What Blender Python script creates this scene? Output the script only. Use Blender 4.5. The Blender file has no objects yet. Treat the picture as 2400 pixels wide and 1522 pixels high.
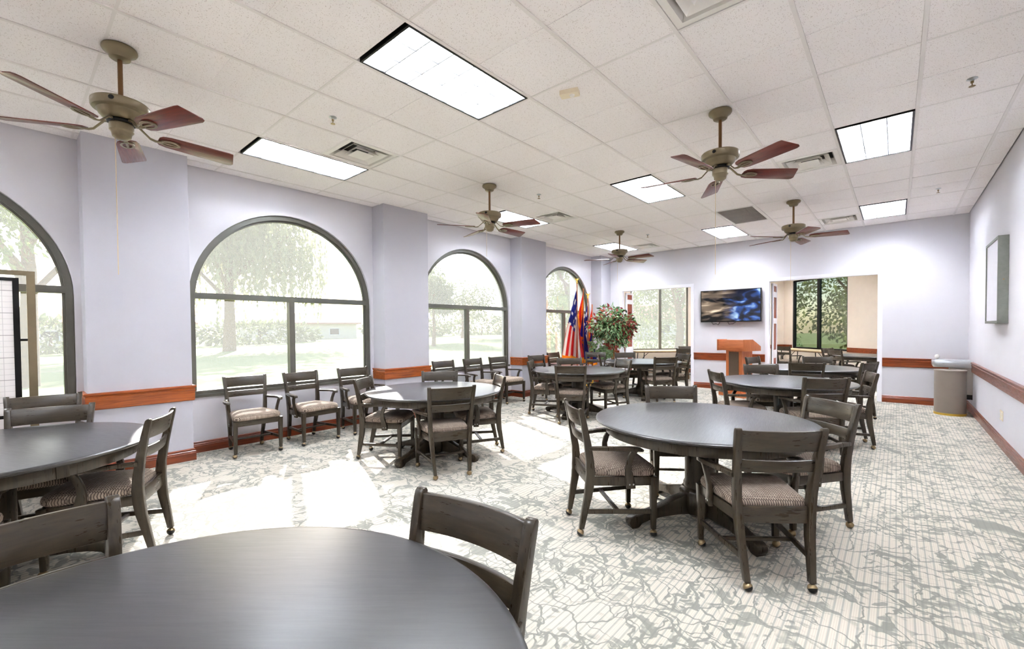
import bpy, bmesh, math, random
from mathutils import Vector, Matrix
random.seed(7)
R = math.radians
sc = bpy.context.scene
COL = sc.collection
PI = math.pi

# ------------------------------------------------------------------ camera
CAMH = 1.42
cam_d = bpy.data.cameras.new('camera')
cam = bpy.data.objects.new('camera', cam_d); COL.objects.link(cam)
F_PX, YAW, PITCH, ROLL, CY = 1034.4518, 0.7166, -0.0202, -0.0081, 793.3263
cam_d.sensor_fit = 'HORIZONTAL'; cam_d.sensor_width = 36.0
cam_d.lens = 36.0 * F_PX / 2400.0
cam_d.shift_y = (CY - 761.0) / 2400.0
cam_d.clip_start = 0.02; cam_d.clip_end = 500
_f = Vector((-math.sin(YAW), math.cos(YAW), 0)); _r = Vector((math.cos(YAW), math.sin(YAW), 0)); _u = Vector((0, 0, 1))
_f2 = _f * math.cos(PITCH) + _u * math.sin(PITCH); _u2 = _u * math.cos(PITCH) - _f * math.sin(PITCH)
_r3 = _r * math.cos(ROLL) + _u2 * math.sin(ROLL); _u3 = _u2 * math.cos(ROLL) - _r * math.sin(ROLL)
_m = Matrix((_r3, _u3, -_f2)).transposed().to_4x4(); _m.translation = Vector((0, 0, CAMH))
cam.matrix_world = _m
sc.camera = cam

# ------------------------------------------------------------------ world, sun, exposure
SUN_EL = math.atan(0.51)
SUN_H = Vector((-0.9295, 0.369, 0))            # horizontal direction towards the sun
world = bpy.data.worlds.new('sky'); sc.world = world; world.use_nodes = True
wn = world.node_tree.nodes; wl = world.node_tree.links
sky = wn.new('ShaderNodeTexSky'); sky.sky_type = 'NISHITA'; sky.sun_disc = False
sky.sun_elevation = SUN_EL; sky.sun_rotation = math.atan2(SUN_H.x, SUN_H.y)
sky.air_density = 1.0; sky.dust_density = 1.0; sky.ozone_density = 1.0
wn['Background'].inputs['Strength'].default_value = 0.345
wl.new(sky.outputs[0], wn['Background'].inputs['Color'])
sun_d = bpy.data.lights.new('sun', 'SUN'); sun_d.energy = 11.2; sun_d.angle = R(0.55); sun_d.color = (1.0, 0.965, 0.92)
sun = bpy.data.objects.new('sun', sun_d); COL.objects.link(sun)
_sd = (SUN_H.normalized() * math.cos(SUN_EL) + Vector((0, 0, math.sin(SUN_EL))))
sun.rotation_euler = _sd.to_track_quat('Z', 'Y').to_euler(); sun.location = (-20, 10, 12)
vs = sc.view_settings
vs.view_transform = 'Standard'; vs.look = 'None'; vs.gamma = 1.0; vs.use_curve_mapping = False
vs.exposure = 0.92
try:
    sc.cycles.use_denoising = True
    sc.cycles.max_bounces = 10; sc.cycles.diffuse_bounces = 6; sc.cycles.glossy_bounces = 3
    sc.cycles.use_adaptive_sampling = True; sc.cycles.adaptive_threshold = 0.04; sc.cycles.adaptive_min_samples = 16
    sc.cycles.transparent_max_bounces = 12; sc.cycles.sample_clamp_indirect = 60.0
    sc.cycles.caustics_reflective = False; sc.cycles.caustics_refractive = False
except Exception:
    pass
TUBE = 57.0              # emission strength of the fluorescent tubes in the ceiling lights

# ------------------------------------------------------------------ helpers
def lin(r, g, b):
    f = lambda c: (c / 255.0) / 12.92 if c / 255.0 <= 0.04045 else (((c / 255.0) + 0.055) / 1.055) ** 2.4
    return (f(r), f(g), f(b), 1.0)

MATS = {}
class NT:
    """small wrapper to write node trees briefly"""
    def __init__(self, name):
        self.m = bpy.data.materials.new(name); self.m.use_nodes = True
        self.t = self.m.node_tree; self.n = self.t.nodes; self.l = self.t.links
        self.b = self.n['Principled BSDF']; MATS[name] = self.m
    def add(self, typ, **kw):
        nd = self.n.new(typ)
        for k, v in kw.items(): setattr(nd, k, v)
        return nd
    def link(self, a, b): self.l.new(a, b)
    def set(self, **kw):
        for k, v in kw.items():
            self.b.inputs[k.replace('_', ' ')].default_value = v
        return self
    def coord(self, scale=(1, 1, 1), kind='Object', rot=(0, 0, 0)):
        tc = self.add('ShaderNodeTexCoord'); mp = self.add('ShaderNodeMapping')
        mp.inputs['Scale'].default_value = scale; mp.inputs['Rotation'].default_value = rot
        self.link(tc.outputs[kind], mp.inputs['Vector']); return mp.outputs[0]
    def world(self, scale=(1, 1, 1)):
        g = self.add('ShaderNodeNewGeometry'); mp = self.add('ShaderNodeMapping')
        mp.inputs['Scale'].default_value = scale
        self.link(g.outputs['Position'], mp.inputs['Vector']); return mp.outputs[0]
    def noise(self, vec, scale=5, detail=4, rough=0.5, dist=0.0):
        nd = self.add('ShaderNodeTexNoise'); nd.inputs['Scale'].default_value = scale
        nd.inputs['Detail'].default_value = detail; nd.inputs['Roughness'].default_value = rough
        nd.inputs['Distortion'].default_value = dist
        self.link(vec, nd.inputs['Vector']); return nd
    def ramp(self, fac, stops, interp='LINEAR'):
        nd = self.add('ShaderNodeValToRGB'); cr = nd.color_ramp; cr.interpolation = interp
        while len(cr.elements) < len(stops): cr.elements.new(0.5)
        for e, (p, c) in zip(cr.elements, stops): e.position = p; e.color = c
        self.link(fac, nd.inputs['Fac']); return nd.outputs['Color']
    def mix(self, fac, a, b):
        nd = self.add('ShaderNodeMix', data_type='RGBA')
        for i, v in ((0, fac), (6, a), (7, b)):
            if hasattr(v, 'is_linked') or hasattr(v, 'node'): self.link(v, nd.inputs[i])
            else: nd.inputs[i].default_value = v
        return nd.outputs[2]
    def math(self, op, a, b=None, c=None):
        nd = self.add('ShaderNodeMath', operation=op)
        for i, v in enumerate((a, b, c)):
            if v is None: continue
            if hasattr(v, 'node'): self.link(v, nd.inputs[i])
            else: nd.inputs[i].default_value = v
        return nd.outputs[0]
    def bump(self, h, strength=0.2, dist=0.01):
        nd = self.add('ShaderNodeBump'); nd.inputs['Strength'].default_value = strength
        nd.inputs['Distance'].default_value = dist
        self.link(h, nd.inputs['Height']); self.link(nd.outputs[0], self.b.inputs['Normal'])
    def color(self, c): self.link(c, self.b.inputs['Base Color'])

def plain(name, col, rough=0.5, metal=0.0, var=0.06, scale=6.0, bump=0.0, bscale=200, **kw):
    t = NT(name); t.set(Roughness=rough, Metallic=metal, **kw)
    v = t.coord(); nz = t.noise(v, scale, 3)
    lo = tuple(max(0, c * (1 - var)) for c in col[:3]) + (1,); hi = tuple(min(1, c * (1 + var)) for c in col[:3]) + (1,)
    t.color(t.ramp(nz.outputs[0], [(0.3, lo), (0.7, hi)]))
    if bump:
        nb = t.noise(v, bscale, 2); t.bump(nb.outputs[0], bump, 0.003)
    return t.m

def wood(name, dark, light, rough=0.4, scale=(1, 1, 1), stretch=(14, 14, 1.2), coat=0.0, spec=0.5):
    t = NT(name); t.set(Roughness=rough, Specular_IOR_Level=spec)
    if coat: t.set(Coat_Weight=coat, Coat_Roughness=0.12)
    v = t.coord(scale=tuple(a * b for a, b in zip(scale, stretch)))
    n1 = t.noise(v, 3.0, 6, 0.6, 0.8)
    t.color(t.ramp(n1.outputs[0], [(0.25, dark), (0.75, light)]))
    r = t.noise(v, 6, 3); t.link(t.ramp(r.outputs[0], [(0.2, (rough * .8,) * 3 + (1,)), (0.8, (min(1, rough * 1.25),) * 3 + (1,))]), t.b.inputs['Roughness'])
    return t.m

# ------------------------------------------------------------------ materials
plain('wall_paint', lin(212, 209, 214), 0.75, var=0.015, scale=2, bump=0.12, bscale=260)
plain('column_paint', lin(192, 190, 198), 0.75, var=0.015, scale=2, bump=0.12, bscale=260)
plain('beige_paint', lin(226, 212, 196), 0.75, var=0.02, bump=0.1)
plain('white_trim', lin(232, 230, 236), 0.45, var=0.02)
plain('tbar', lin(236, 231, 228), 0.5, var=0.02)
plain('backing', lin(120, 115, 110), 0.9)
plain('white_plastic', lin(238, 234, 228), 0.45, var=0.02)
plain('almond_plastic', lin(236, 222, 196), 0.45, var=0.02)
plain('duct_dark', lin(30, 26, 24), 0.8)
plain('grille_grey', lin(170, 160, 150), 0.5, 0.2)
plain('black_metal', lin(24, 23, 23), 0.35, 0.5, var=0.1)
plain('bronze_frame', lin(100, 98, 90), 0.38, 0.3, var=0.08)
plain('fan_bronze', lin(132, 118, 92), 0.36, 0.55, var=0.1)
plain('rod_brown', lin(122, 88, 55), 0.4, 0.5, var=0.1)
plain('brass', lin(150, 130, 98), 0.3, 0.85, var=0.1)
plain('gold', lin(225, 185, 80), 0.4, 0.7, var=0.1)
plain('rubber_black', lin(22, 22, 23), 0.35)
plain('steel', lin(196, 200, 202), 0.28, 0.85, var=0.05)
plain('bin_taupe', lin(150, 138, 128), 0.45, 0.15, var=0.03)
plain('case_grey', lin(128, 130, 122), 0.45, 0.3, var=0.08, scale=30)
plain('board_white', lin(226, 224, 232), 0.4, var=0.02)
plain('pot_metal', lin(178, 170, 165), 0.3, 0.6, var=0.1)
plain('bark', lin(120, 92, 66), 0.85, var=0.3, scale=12)
plain('ficus_bark', lin(176, 120, 74), 0.7, var=0.25, scale=14)
plain('speaker_cloth', lin(96, 78, 62), 0.95, var=0.2, scale=300)
plain('roof_tile', lin(190, 128, 104), 0.8, var=0.15)
plain('stucco', lin(226, 212, 196), 0.85, var=0.05)
plain('soil', lin(70, 52, 40), 0.95, var=0.3, scale=40)
plain('cord', lin(214, 190, 150), 0.6)
plain('table_tan', lin(214, 190, 150), 0.35, var=0.06)
plain('seam_black', lin(14, 14, 15), 0.5)
wood('espresso', lin(42, 35, 26), lin(72, 61, 46), 0.30, coat=0.08, spec=0.5)
wood('espresso_x', lin(42, 35, 26), lin(72, 61, 46), 0.30, stretch=(1.2, 14, 14), coat=0.08, spec=0.5)
wood('cherry_rail', lin(118, 48, 8), lin(198, 98, 28), 0.34, stretch=(14, 1.0, 14), coat=0.3)  # pier rails: sun and bounce on the cherry put into the colour
wood('cherry_shaded_x', lin(98, 37, 12), lin(164, 74, 28), 0.34, stretch=(1.0, 14, 14), coat=0.3)  # same cherry, colour darkened for the dimmer far end
wood('cherry_shaded', lin(84, 30, 10), lin(142, 62, 24), 0.34, stretch=(14, 1.0, 14), coat=0.3)  # same cherry, shade put into the colour for baseboards and right wall
wood('blade_wood', lin(70, 20, 12), lin(128, 46, 30), 0.34, stretch=(1.2, 16, 16), coat=0.3)
wood('lectern_oak', lin(166, 84, 40), lin(206, 120, 66), 0.4, stretch=(10, 10, 1.0), coat=0.2)
wood('lectern_oak_x', lin(166, 84, 40), lin(206, 120, 66), 0.4, stretch=(1.0, 10, 10), coat=0.2)
wood('door_red', lin(120, 42, 24), lin(165, 70, 44), 0.4)

# tabletop: dark stained board, fine scratches in the varnish
t = NT('tabletop_stain'); t.set(Roughness=0.34, Coat_Weight=0.45, Coat_Roughness=0.3, Specular_IOR_Level=0.45)
v = t.coord(scale=(2.0, 22, 2)); n1 = t.noise(v, 2.5, 6, 0.6, 0.5)
t.color(t.ramp(n1.outputs[0], [(0.25, lin(44, 44, 46)), (0.75, lin(62, 60, 61))]))
v2 = t.coord(scale=(3, 90, 3), rot=(0, 0, 0.5)); n2 = t.noise(v2, 3, 5, 0.7)
t.link(t.ramp(n2.outputs[0], [(0.3, (.28,) * 3 + (1,)), (0.75, (.42,) * 3 + (1,))]), t.b.inputs['Roughness'])

# ceiling tile: off white mineral board with pin holes
t = NT('ceiling_tile'); t.set(Roughness=0.9)
v = t.world(); vo = t.add('ShaderNodeTexVoronoi'); vo.inputs['Scale'].default_value = 95; t.link(v, vo.inputs['Vector'])
nz = t.noise(v, 40, 3)
hole = t.math('LESS_THAN', vo.outputs['Distance'], t.math('MULTIPLY', nz.outputs[0], 0.42))
t.color(t.mix(hole, lin(249, 244, 243), lin(210, 201, 197)))
t.bump(t.math('SUBTRACT', 1.0, hole), 0.25, 0.002)

# seat fabric: basket weave of beige and dark yarn
t = NT('seat_fabric'); t.set(Roughness=0.95)
v = t.coord(scale=(1, 1, 1), rot=(0, 0, R(45)))
br = t.add('ShaderNodeTexBrick'); t.link(v, br.inputs['Vector'])
br.inputs['Scale'].default_value = 33; br.inputs['Mortar Size'].default_value = 0.06; br.inputs['Brick Width'].default_value = 0.62
br.inputs['Row Height'].default_value = 0.3; br.offset = 0.5
br.inputs['Color1'].default_value = lin(196, 178, 160); br.inputs['Color2'].default_value = lin(158, 140, 124); br.inputs['Mortar'].default_value = lin(54, 44, 40)
nz = t.noise(v, 180, 2)
t.color(t.mix(t.math('MULTIPLY', nz.outputs[0], 0.5), br.outputs['Color'], lin(150, 134, 120)))
t.bump(br.outputs['Fac'], -0.5, 0.002)

# carpet: cream with fine stripes, grey twigs and blossoms
t = NT('carpet'); t.set(Roughness=0.97)
w = t.world()
sep = t.add('ShaderNodeSeparateXYZ'); t.link(w, sep.inputs[0])
s1 = t.math('SINE', t.math('MULTIPLY', sep.outputs[0], 2 * PI / 0.034))
s2 = t.math('SINE', t.math('MULTIPLY', sep.outputs[0], 2 * PI / 0.0095))
stripe = t.ramp(t.math('MULTIPLY_ADD', s1, 0.5, 0.5), [(0.0, (0, 0, 0, 1)), (0.8, (0, 0, 0, 1)), (0.92, (1, 1, 1, 1))])
base = t.mix(t.math('MULTIPLY_ADD', s2, 0.18, 0.2), lin(203, 195, 181), lin(172, 161, 145))
base = t.mix(t.math('MULTIPLY', stripe, 0.75), base, lin(152, 152, 146))
wd = t.noise(w, 2.2, 4, 0.6)
dv = t.add('ShaderNodeVectorMath', operation='MULTIPLY_ADD'); t.link(wd.outputs['Color'], dv.inputs[0])
dv.inputs[1].default_value = (0.42, 0.42, 0); t.link(w, dv.inputs[2])
v1 = t.add('ShaderNodeTexVoronoi', feature='DISTANCE_TO_EDGE'); v1.inputs['Scale'].default_value = 4.6; t.link(dv.outputs[0], v1.inputs['Vector'])
mp2 = t.add('ShaderNodeMapping'); mp2.inputs['Scale'].default_value = (1.0, 2.1, 1); mp2.inputs['Rotation'].default_value = (0, 0, 0.5); t.link(dv.outputs[0], mp2.inputs['Vector'])
v2_ = t.add('ShaderNodeTexVoronoi', feature='DISTANCE_TO_EDGE'); v2_.inputs['Scale'].default_value = 5.5; t.link(mp2.outputs[0], v2_.inputs['Vector'])
twig1 = t.ramp(v1.outputs['Distance'], [(0.0, (1, 1, 1, 1)), (0.016, (1, 1, 1, 1)), (0.030, (0, 0, 0, 1))])
twig2 = t.ramp(v2_.outputs['Distance'], [(0.0, (1, 1, 1, 1)), (0.022, (1, 1, 1, 1)), (0.04, (0, 0, 0, 1))])
gap = t.noise(w, 3.1, 2); gp = t.ramp(gap.outputs[0], [(0.42, (0, 0, 0, 1)), (0.5, (1, 1, 1, 1))])
twig2 = t.math('MULTIPLY', twig2, gp)
vb = t.add('ShaderNodeTexVoronoi', feature='F1'); vb.inputs['Scale'].default_value = 12.0; mp3 = t.add('ShaderNodeMapping'); mp3.inputs['Scale'].default_value = (0.75, 1.5, 1); mp3.inputs['Rotation'].default_value = (0, 0, -0.35); t.link(dv.outputs[0], mp3.inputs['Vector']); t.link(mp3.outputs[0], vb.inputs['Vector'])
msk = t.noise(w, 2.3, 3, 0.6); mk = t.ramp(msk.outputs[0], [(0.47, (0, 0, 0, 1)), (0.52, (1, 1, 1, 1))])
blob = t.math('MULTIPLY', t.ramp(vb.outputs['Distance'], [(0.40, (1, 1, 1, 1)), (0.46, (0, 0, 0, 1))]), mk)
vd = t.add('ShaderNodeTexVoronoi', feature='F1'); vd.inputs['Scale'].default_value = 26.0; t.link(dv.outputs[0], vd.inputs['Vector'])
near = t.ramp(v1.outputs['Distance'], [(0.07, (1, 1, 1, 1)), (0.10, (0, 0, 0, 1))])
dots = t.math('MULTIPLY', t.ramp(vd.outputs['Distance'], [(0.30, (1, 1, 1, 1)), (0.38, (0, 0, 0, 1))]), t.math('MULTIPLY', near, gp))
twig1 = t.math('MAXIMUM', twig1, dots)
pat = t.math('MAXIMUM', t.math('MAXIMUM', twig1, twig2), t.math('MULTIPLY', blob, 0.88))
t.color(t.mix(t.math('MULTIPLY', pat, 0.9), base, lin(128, 130, 122)))
fz = t.noise(w, 260, 2); t.bump(t.math('ADD', t.math('MULTIPLY', pat, 0.6), fz.outputs[0]), 0.35, 0.004)

# window pane: clear glass behind a fine white solar screen that lights up in the sun
t = NT('screened_glass')
tr = t.add('ShaderNodeBsdfTransparent'); tr.inputs[0].default_value = (0.80, 0.80, 0.80, 1)
tl = t.add('ShaderNodeBsdfTranslucent'); tl.inputs[0].default_value = (0.9, 0.9, 0.9, 1)
gl = t.add('ShaderNodeBsdfGlossy'); gl.inputs['Roughness'].default_value = 0.03
fr = t.add('ShaderNodeFresnel'); fr.inputs[0].default_value = 1.35
mx1 = t.add('ShaderNodeMixShader'); mx1.inputs[0].default_value = 0.06; t.link(tr.outputs[0], mx1.inputs[1]); t.link(tl.outputs[0], mx1.inputs[2])
mx2 = t.add('ShaderNodeMixShader'); t.link(t.math('MULTIPLY', fr.outputs[0], 0.5), mx2.inputs[0]); t.link(mx1.outputs[0], mx2.inputs[1]); t.link(gl.outputs[0], mx2.inputs[2])
t.link(mx2.outputs[0], t.n['Material Output'].inputs['Surface'])
t = NT('clear_glass')
tr = t.add('ShaderNodeBsdfTransparent'); tr.inputs[0].default_value = (0.62, 0.64, 0.62, 1)
gl = t.add('ShaderNodeBsdfGlossy'); gl.inputs['Roughness'].default_value = 0.02
fr = t.add('ShaderNodeFresnel'); fr.inputs[0].default_value = 1.35
mx2 = t.add('ShaderNodeMixShader'); t.link(t.math('MULTIPLY', fr.outputs[0], 0.6), mx2.inputs[0]); t.link(tr.outputs[0], mx2.inputs[1]); t.link(gl.outputs[0], mx2.inputs[2])
t.link(mx2.outputs[0], t.n['Material Output'].inputs['Surface'])

t = NT('lamp_tube'); t.set(Base_Color=(1, 1, 1, 1), Emission_Color=(0.935, 0.96, 1.0, 1), Emission_Strength=TUBE)
plain('louver_silver', lin(200, 206, 214), 0.35, 0.3, var=0.03)
plain('reflector_white', lin(240, 242, 245), 0.4, var=0.01)

# tv screen: emissive dark swirl of blue and tan
t = NT('tv_screen'); v = t.coord(scale=(1.1, 1, 2.4), rot=(0, 0.35, 0))
n1 = t.noise(v, 1.7, 2, 0.4, 1.6); n2 = t.noise(t.coord(scale=(0.7, 1, 3.2), rot=(0, -0.4, 0)), 2.2, 2, 0.4, 1.2)
c1 = t.ramp(n1.outputs[0], [(0.34, lin(5, 6, 10)), (0.5, lin(24, 30, 52)), (0.6, lin(40, 80, 150)), (0.72, lin(160, 190, 225))])
c2 = t.ramp(n2.outputs[0], [(0.4, (0, 0, 0, 1)), (0.62, lin(120, 104, 88)), (0.75, lin(226, 206, 180))])
sepx = t.add('ShaderNodeSeparateXYZ'); tc = t.add('ShaderNodeTexCoord'); t.link(tc.outputs['Object'], sepx.inputs[0])
fx = t.ramp(t.math('MULTIPLY_ADD', sepx.outputs[0], 0.9, 0.5), [(0.35, (1, 1, 1, 1)), (0.65, (0, 0, 0, 1))])
cm = t.mix(fx, c1, c2)
t.set(Roughness=0.12, Base_Color=(0.004, 0.004, 0.006, 1), Emission_Strength=0.85); t.link(cm, t.b.inputs['Emission Color'])

# flip board paper with a printed grid
t = NT('grid_paper'); t.set(Roughness=0.6)
v = t.coord(); sp = t.add('ShaderNodeSeparateXYZ'); t.link(v, sp.inputs[0])
def gridl(out, per, wdt):
    m = t.math('FRACT', t.math('DIVIDE', out, per)); return t.math('LESS_THAN', m, wdt)
fine = t.math('MAXIMUM', gridl(sp.outputs[0], 0.085, 0.05), gridl(sp.outputs[2], 0.05, 0.07))
bold = gridl(sp.outputs[2], 0.2, 0.03)
c = t.mix(t.math('MULTIPLY', fine, 0.35), lin(232, 226, 222), lin(120, 112, 112))
t.color(t.mix(t.math('MULTIPLY', bold, 0.55), c, lin(110, 100, 100)))

# lawn
t = NT('lawn'); t.set(Roughness=0.95); w = t.world()
n1 = t.noise(w, 0.08, 4, 0.6); n2 = t.noise(w, 6, 4, 0.7)
c = t.ramp(n1.outputs[0], [(0.35, lin(120, 140, 68)), (0.58, lin(136, 148, 80)), (0.72, lin(184, 160, 124))])
t.color(t.mix(t.math('MULTIPLY', n2.outputs[0], 0.35), c, lin(96, 116, 56)))
def leafmat(name, a, b, trans=0.35):
    t = NT(name); nz = t.noise(t.world(), 1.3, 3)
    col = t.ramp(nz.outputs[0], [(0.3, a), (0.7, b)])
    t.color(col); t.set(Roughness=0.6)
    tl = t.add('ShaderNodeBsdfTranslucent'); t.link(col, tl.inputs[0])
    mx = t.add('ShaderNodeMixShader'); mx.inputs[0].default_value = trans
    t.link(t.b.outputs[0], mx.inputs[1]); t.link(tl.outputs[0], mx.inputs[2]); t.link(mx.outputs[0], t.n['Material Output'].inputs['Surface'])
leafmat('leaf_willow', lin(122, 128, 92), lin(160, 160, 118), 0.4)
leafmat('leaf_green', lin(96, 116, 60), lin(150, 160, 96), 0.45)
leafmat('leaf_far', lin(104, 116, 84), lin(140, 146, 108), 0.3)
leafmat('ficus_green', lin(96, 146, 78), lin(196, 218, 172), 0.25)
leafmat('ficus_dark', lin(36, 66, 36), lin(86, 116, 70), 0.2)
leafmat('ficus_red', lin(136, 36, 36), lin(206, 100, 84), 0.25)
for nm, cc in dict(flag_red=(214, 44, 44), flag_white=(240, 236, 232), flag_blue=(46, 52, 150), flag_gold=(250, 178, 40), flag_copper=(206, 110, 50)).items():
    leafmat(nm, lin(*[int(x * .95) for x in cc]), lin(*cc), 0.35)

# ------------------------------------------------------------------ mesh helpers
def mesh_from(name, verts, faces, smooth=None, mats=None, idx=None):
    me = bpy.data.meshes.new(name); me.from_pydata([tuple(v) for v in verts], [], faces)
    me.validate(); me.update()
    bm = bmesh.new(); bm.from_mesh(me); bmesh.ops.recalc_face_normals(bm, faces=bm.faces); bm.to_mesh(me); bm.free()
    if smooth is not None: smooth_mesh(me, smooth)
    return me
def smooth_mesh(me, angle=35):
    for p in me.polygons: p.use_smooth = True
    try: me.set_sharp_from_angle(angle=R(angle))
    except Exception: pass
def bm_mesh(name, bm, smooth=None):
    bmesh.ops.recalc_face_normals(bm, faces=bm.faces)
    me = bpy.data.meshes.new(name); bm.to_mesh(me); bm.free()
    if smooth is not None: smooth_mesh(me, smooth)
    return me
def bevel_bm(bm, w, seg=2, ang=40):
    if w <= 0: return
    ed = [e for e in bm.edges if len(e.link_faces) == 2 and e.calc_face_angle(0) > R(ang)]
    bmesh.ops.bevel(bm, geom=ed, offset=w, segments=seg, profile=0.5, affect='EDGES', clamp_overlap=True)
def box_bm(bm, lo, hi, mat=None):
    x0, y0, z0 = lo; x1, y1, z1 = hi
    vs_ = [bm.verts.new(p) for p in ((x0, y0, z0), (x1, y0, z0), (x1, y1, z0), (x0, y1, z0), (x0, y0, z1), (x1, y0, z1), (x1, y1, z1), (x0, y1, z1))]
    if mat is not None:
        for v in vs_: v.co = mat @ v.co
    for f in ((0, 3, 2, 1), (4, 5, 6, 7), (0, 1, 5, 4), (1, 2, 6, 5), (2, 3, 7, 6), (3, 0, 4, 7)): bm.faces.new([vs_[i] for i in f])
def box(name, lo, hi, bev=0.0, seg=2):
    bm = bmesh.new(); box_bm(bm, lo, hi); bevel_bm(bm, bev, seg)
    return bm_mesh(name, bm, 40 if bev else None)
def loft(name, secs, bev=0.0, closed=False, smooth=40, cap=True, seg=2):
    """secs: list of rings (equal length) -> skin"""
    bm = bmesh.new(); rows = [[bm.verts.new(p) for p in s] for s in secs]
    n = len(secs[0]); m = len(rows)
    for i in range(m if closed else m - 1):
        a, b = rows[i], rows[(i + 1) % m]
        for k in range(n): bm.faces.new((a[k], a[(k + 1) % n], b[(k + 1) % n], b[k]))
    if cap and not closed:
        bm.faces.new(rows[0][::-1]); bm.faces.new(rows[-1])
    bmesh.ops.recalc_face_normals(bm, faces=bm.faces)
    bevel_bm(bm, bev, seg)
    return bm_mesh(name, bm, smooth)
def lathe(name, prof, n=32, smooth=35, center=(0, 0, 0)):
    bm = bmesh.new(); rows = []
    for r, z in prof:
        if r < 1e-6: rows.append([bm.verts.new((center[0], center[1], center[2] + z))])
        else: rows.append([bm.verts.new((center[0] + r * math.cos(2 * PI * k / n), center[1] + r * math.sin(2 * PI * k / n), center[2] + z)) for k in range(n)])
    for a, b in zip(rows, rows[1:]):
        if len(a) == 1 and len(b) == 1: continue
        for k in range(n):
            if len(a) == 1: bm.faces.new((a[0], b[k], b[(k + 1) % n]))
            elif len(b) == 1: bm.faces.new((a[k], a[(k + 1) % n], b[0]))
            else: bm.faces.new((a[k], a[(k + 1) % n], b[(k + 1) % n], b[k]))
    for row, rev in ((rows[0], True), (rows[-1], False)):
        if len(row) > 1: bm.faces.new(row[::-1] if rev else row)
    return bm_mesh(name, bm, smooth)
def tube(name, pts, r, n=8, smooth=60):
    pts = [Vector(p) for p in pts]; rs = r if isinstance(r, (list, tuple)) else [r] * len(pts)
    secs = []; up = Vector((0.13, 0.31, 0.94)).normalized()
    for i, p in enumerate(pts):
        d = (pts[min(i + 1, len(pts) - 1)] - pts[max(i - 1, 0)]).normalized()
        a = d.cross(up)
        if a.length < 0.05: a = d.cross(Vector((1, 0, 0)))
        a.normalize(); b = d.cross(a)
        secs.append([p + (a * math.cos(2 * PI * k / n) + b * math.sin(2 * PI * k / n)) * rs[i] for k in range(n)])
    return loft(name, secs, 0, smooth=smooth)
def beam(name, a, b, w, h, bev=0.002):
    """straight bar with rectangular section w (horizontal) x h (vertical)"""
    a = Vector(a); b = Vector(b); d = (b - a).normalized()
    s = d.cross(Vector((0, 0, 1))); s = s.normalized() if s.length > 1e-4 else Vector((1, 0, 0)); u = s.cross(d)
    return loft(name, [[p + s * (w / 2 * i) + u * (h / 2 * j) for i, j in ((-1, -1), (1, -1), (1, 1), (-1, 1))] for p in (a, b)], bev)

def obj(name, me, mat=None, parent=None, loc=None, rot=None):
    o = bpy.data.objects.new(name, me); COL.objects.link(o)
    if mat is not None and me is not None and len(me.materials) == 0: me.materials.append(MATS[mat])
    if parent is not None: o.parent = parent
    if loc is not None: o.location = loc
    if rot is not None: o.rotation_euler = rot
    return o
def thing(name, label, cat, loc=(0, 0, 0), rz=0.0, group=None):
    o = bpy.data.objects.new(name, None); COL.objects.link(o); o.location = loc; o.rotation_euler = (0, 0, rz)
    o.empty_display_size = 0.2
    return tag(o, label, cat, group)
def tag(o, label, cat, group=None):
    o['label'] = label; o['category'] = cat
    if group: o['group'] = group
    return o
def struct(o, label=None):
    o['kind'] = 'structure'
    if label: o['label'] = label
    return o
def proto(parts, root):
    """parts: list of (name, mesh, material, parent index or None, location)"""
    made = []
    for nm, me, mt, par, loc in parts:
        made.append(obj(nm, me, mt, root if par is None else made[par], loc))
    return made

# ------------------------------------------------------------------ room numbers
XL, XR, YF, YB, HC = -6.19, 0.935, 10.85, -4.2, 3.348
XO = XL - 0.22                     # outer face of the window wall
TILE = 0.6096; GX, GY = -2.9214, 1.6902
COLS = [(-2.77, -1.93), (0.51, 1.35), (3.80, 4.64), (7.07, 7.92), (10.36, YF)]
COLX = -5.88
WINS = [(-5.20, -2.82), (-1.88, 0.46), (1.40, 3.755), (4.69, 7.025), (7.97, 10.31)]
WZ0, WSP = 0.665, 1.79             # window bottom, arch springing

# ------------------------------------------------------------------ floor
fl = mesh_from('floor', [(XO, YB - .2, 0), (XR + .2, YB - .2, 0), (XR + .2, 13.9, 0), (-2.8, 17.75, 0), (-4.85, 14.9, 0), (-7.2, 12.6, 0), (-7.2, 10.9, 0), (XO, 10.9, 0),
                         (XO, YB - .2, -.2), (XR + .2, YB - .2, -.2), (XR + .2, 13.9, -.2), (-2.8, 17.75, -.2), (-4.85, 14.9, -.2), (-7.2, 12.6, -.2), (-7.2, 10.9, -.2), (XO, 10.9, -.2)],
               [(0, 1, 2, 3, 4, 5, 6, 7), (15, 14, 13, 12, 11, 10, 9, 8)] + [(i, i + 8, (i + 1) % 8 + 8, (i + 1) % 8) for i in range(8)])
struct(obj('floor', fl, 'carpet'), 'cream carpet with grey twig and blossom pattern')

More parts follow.
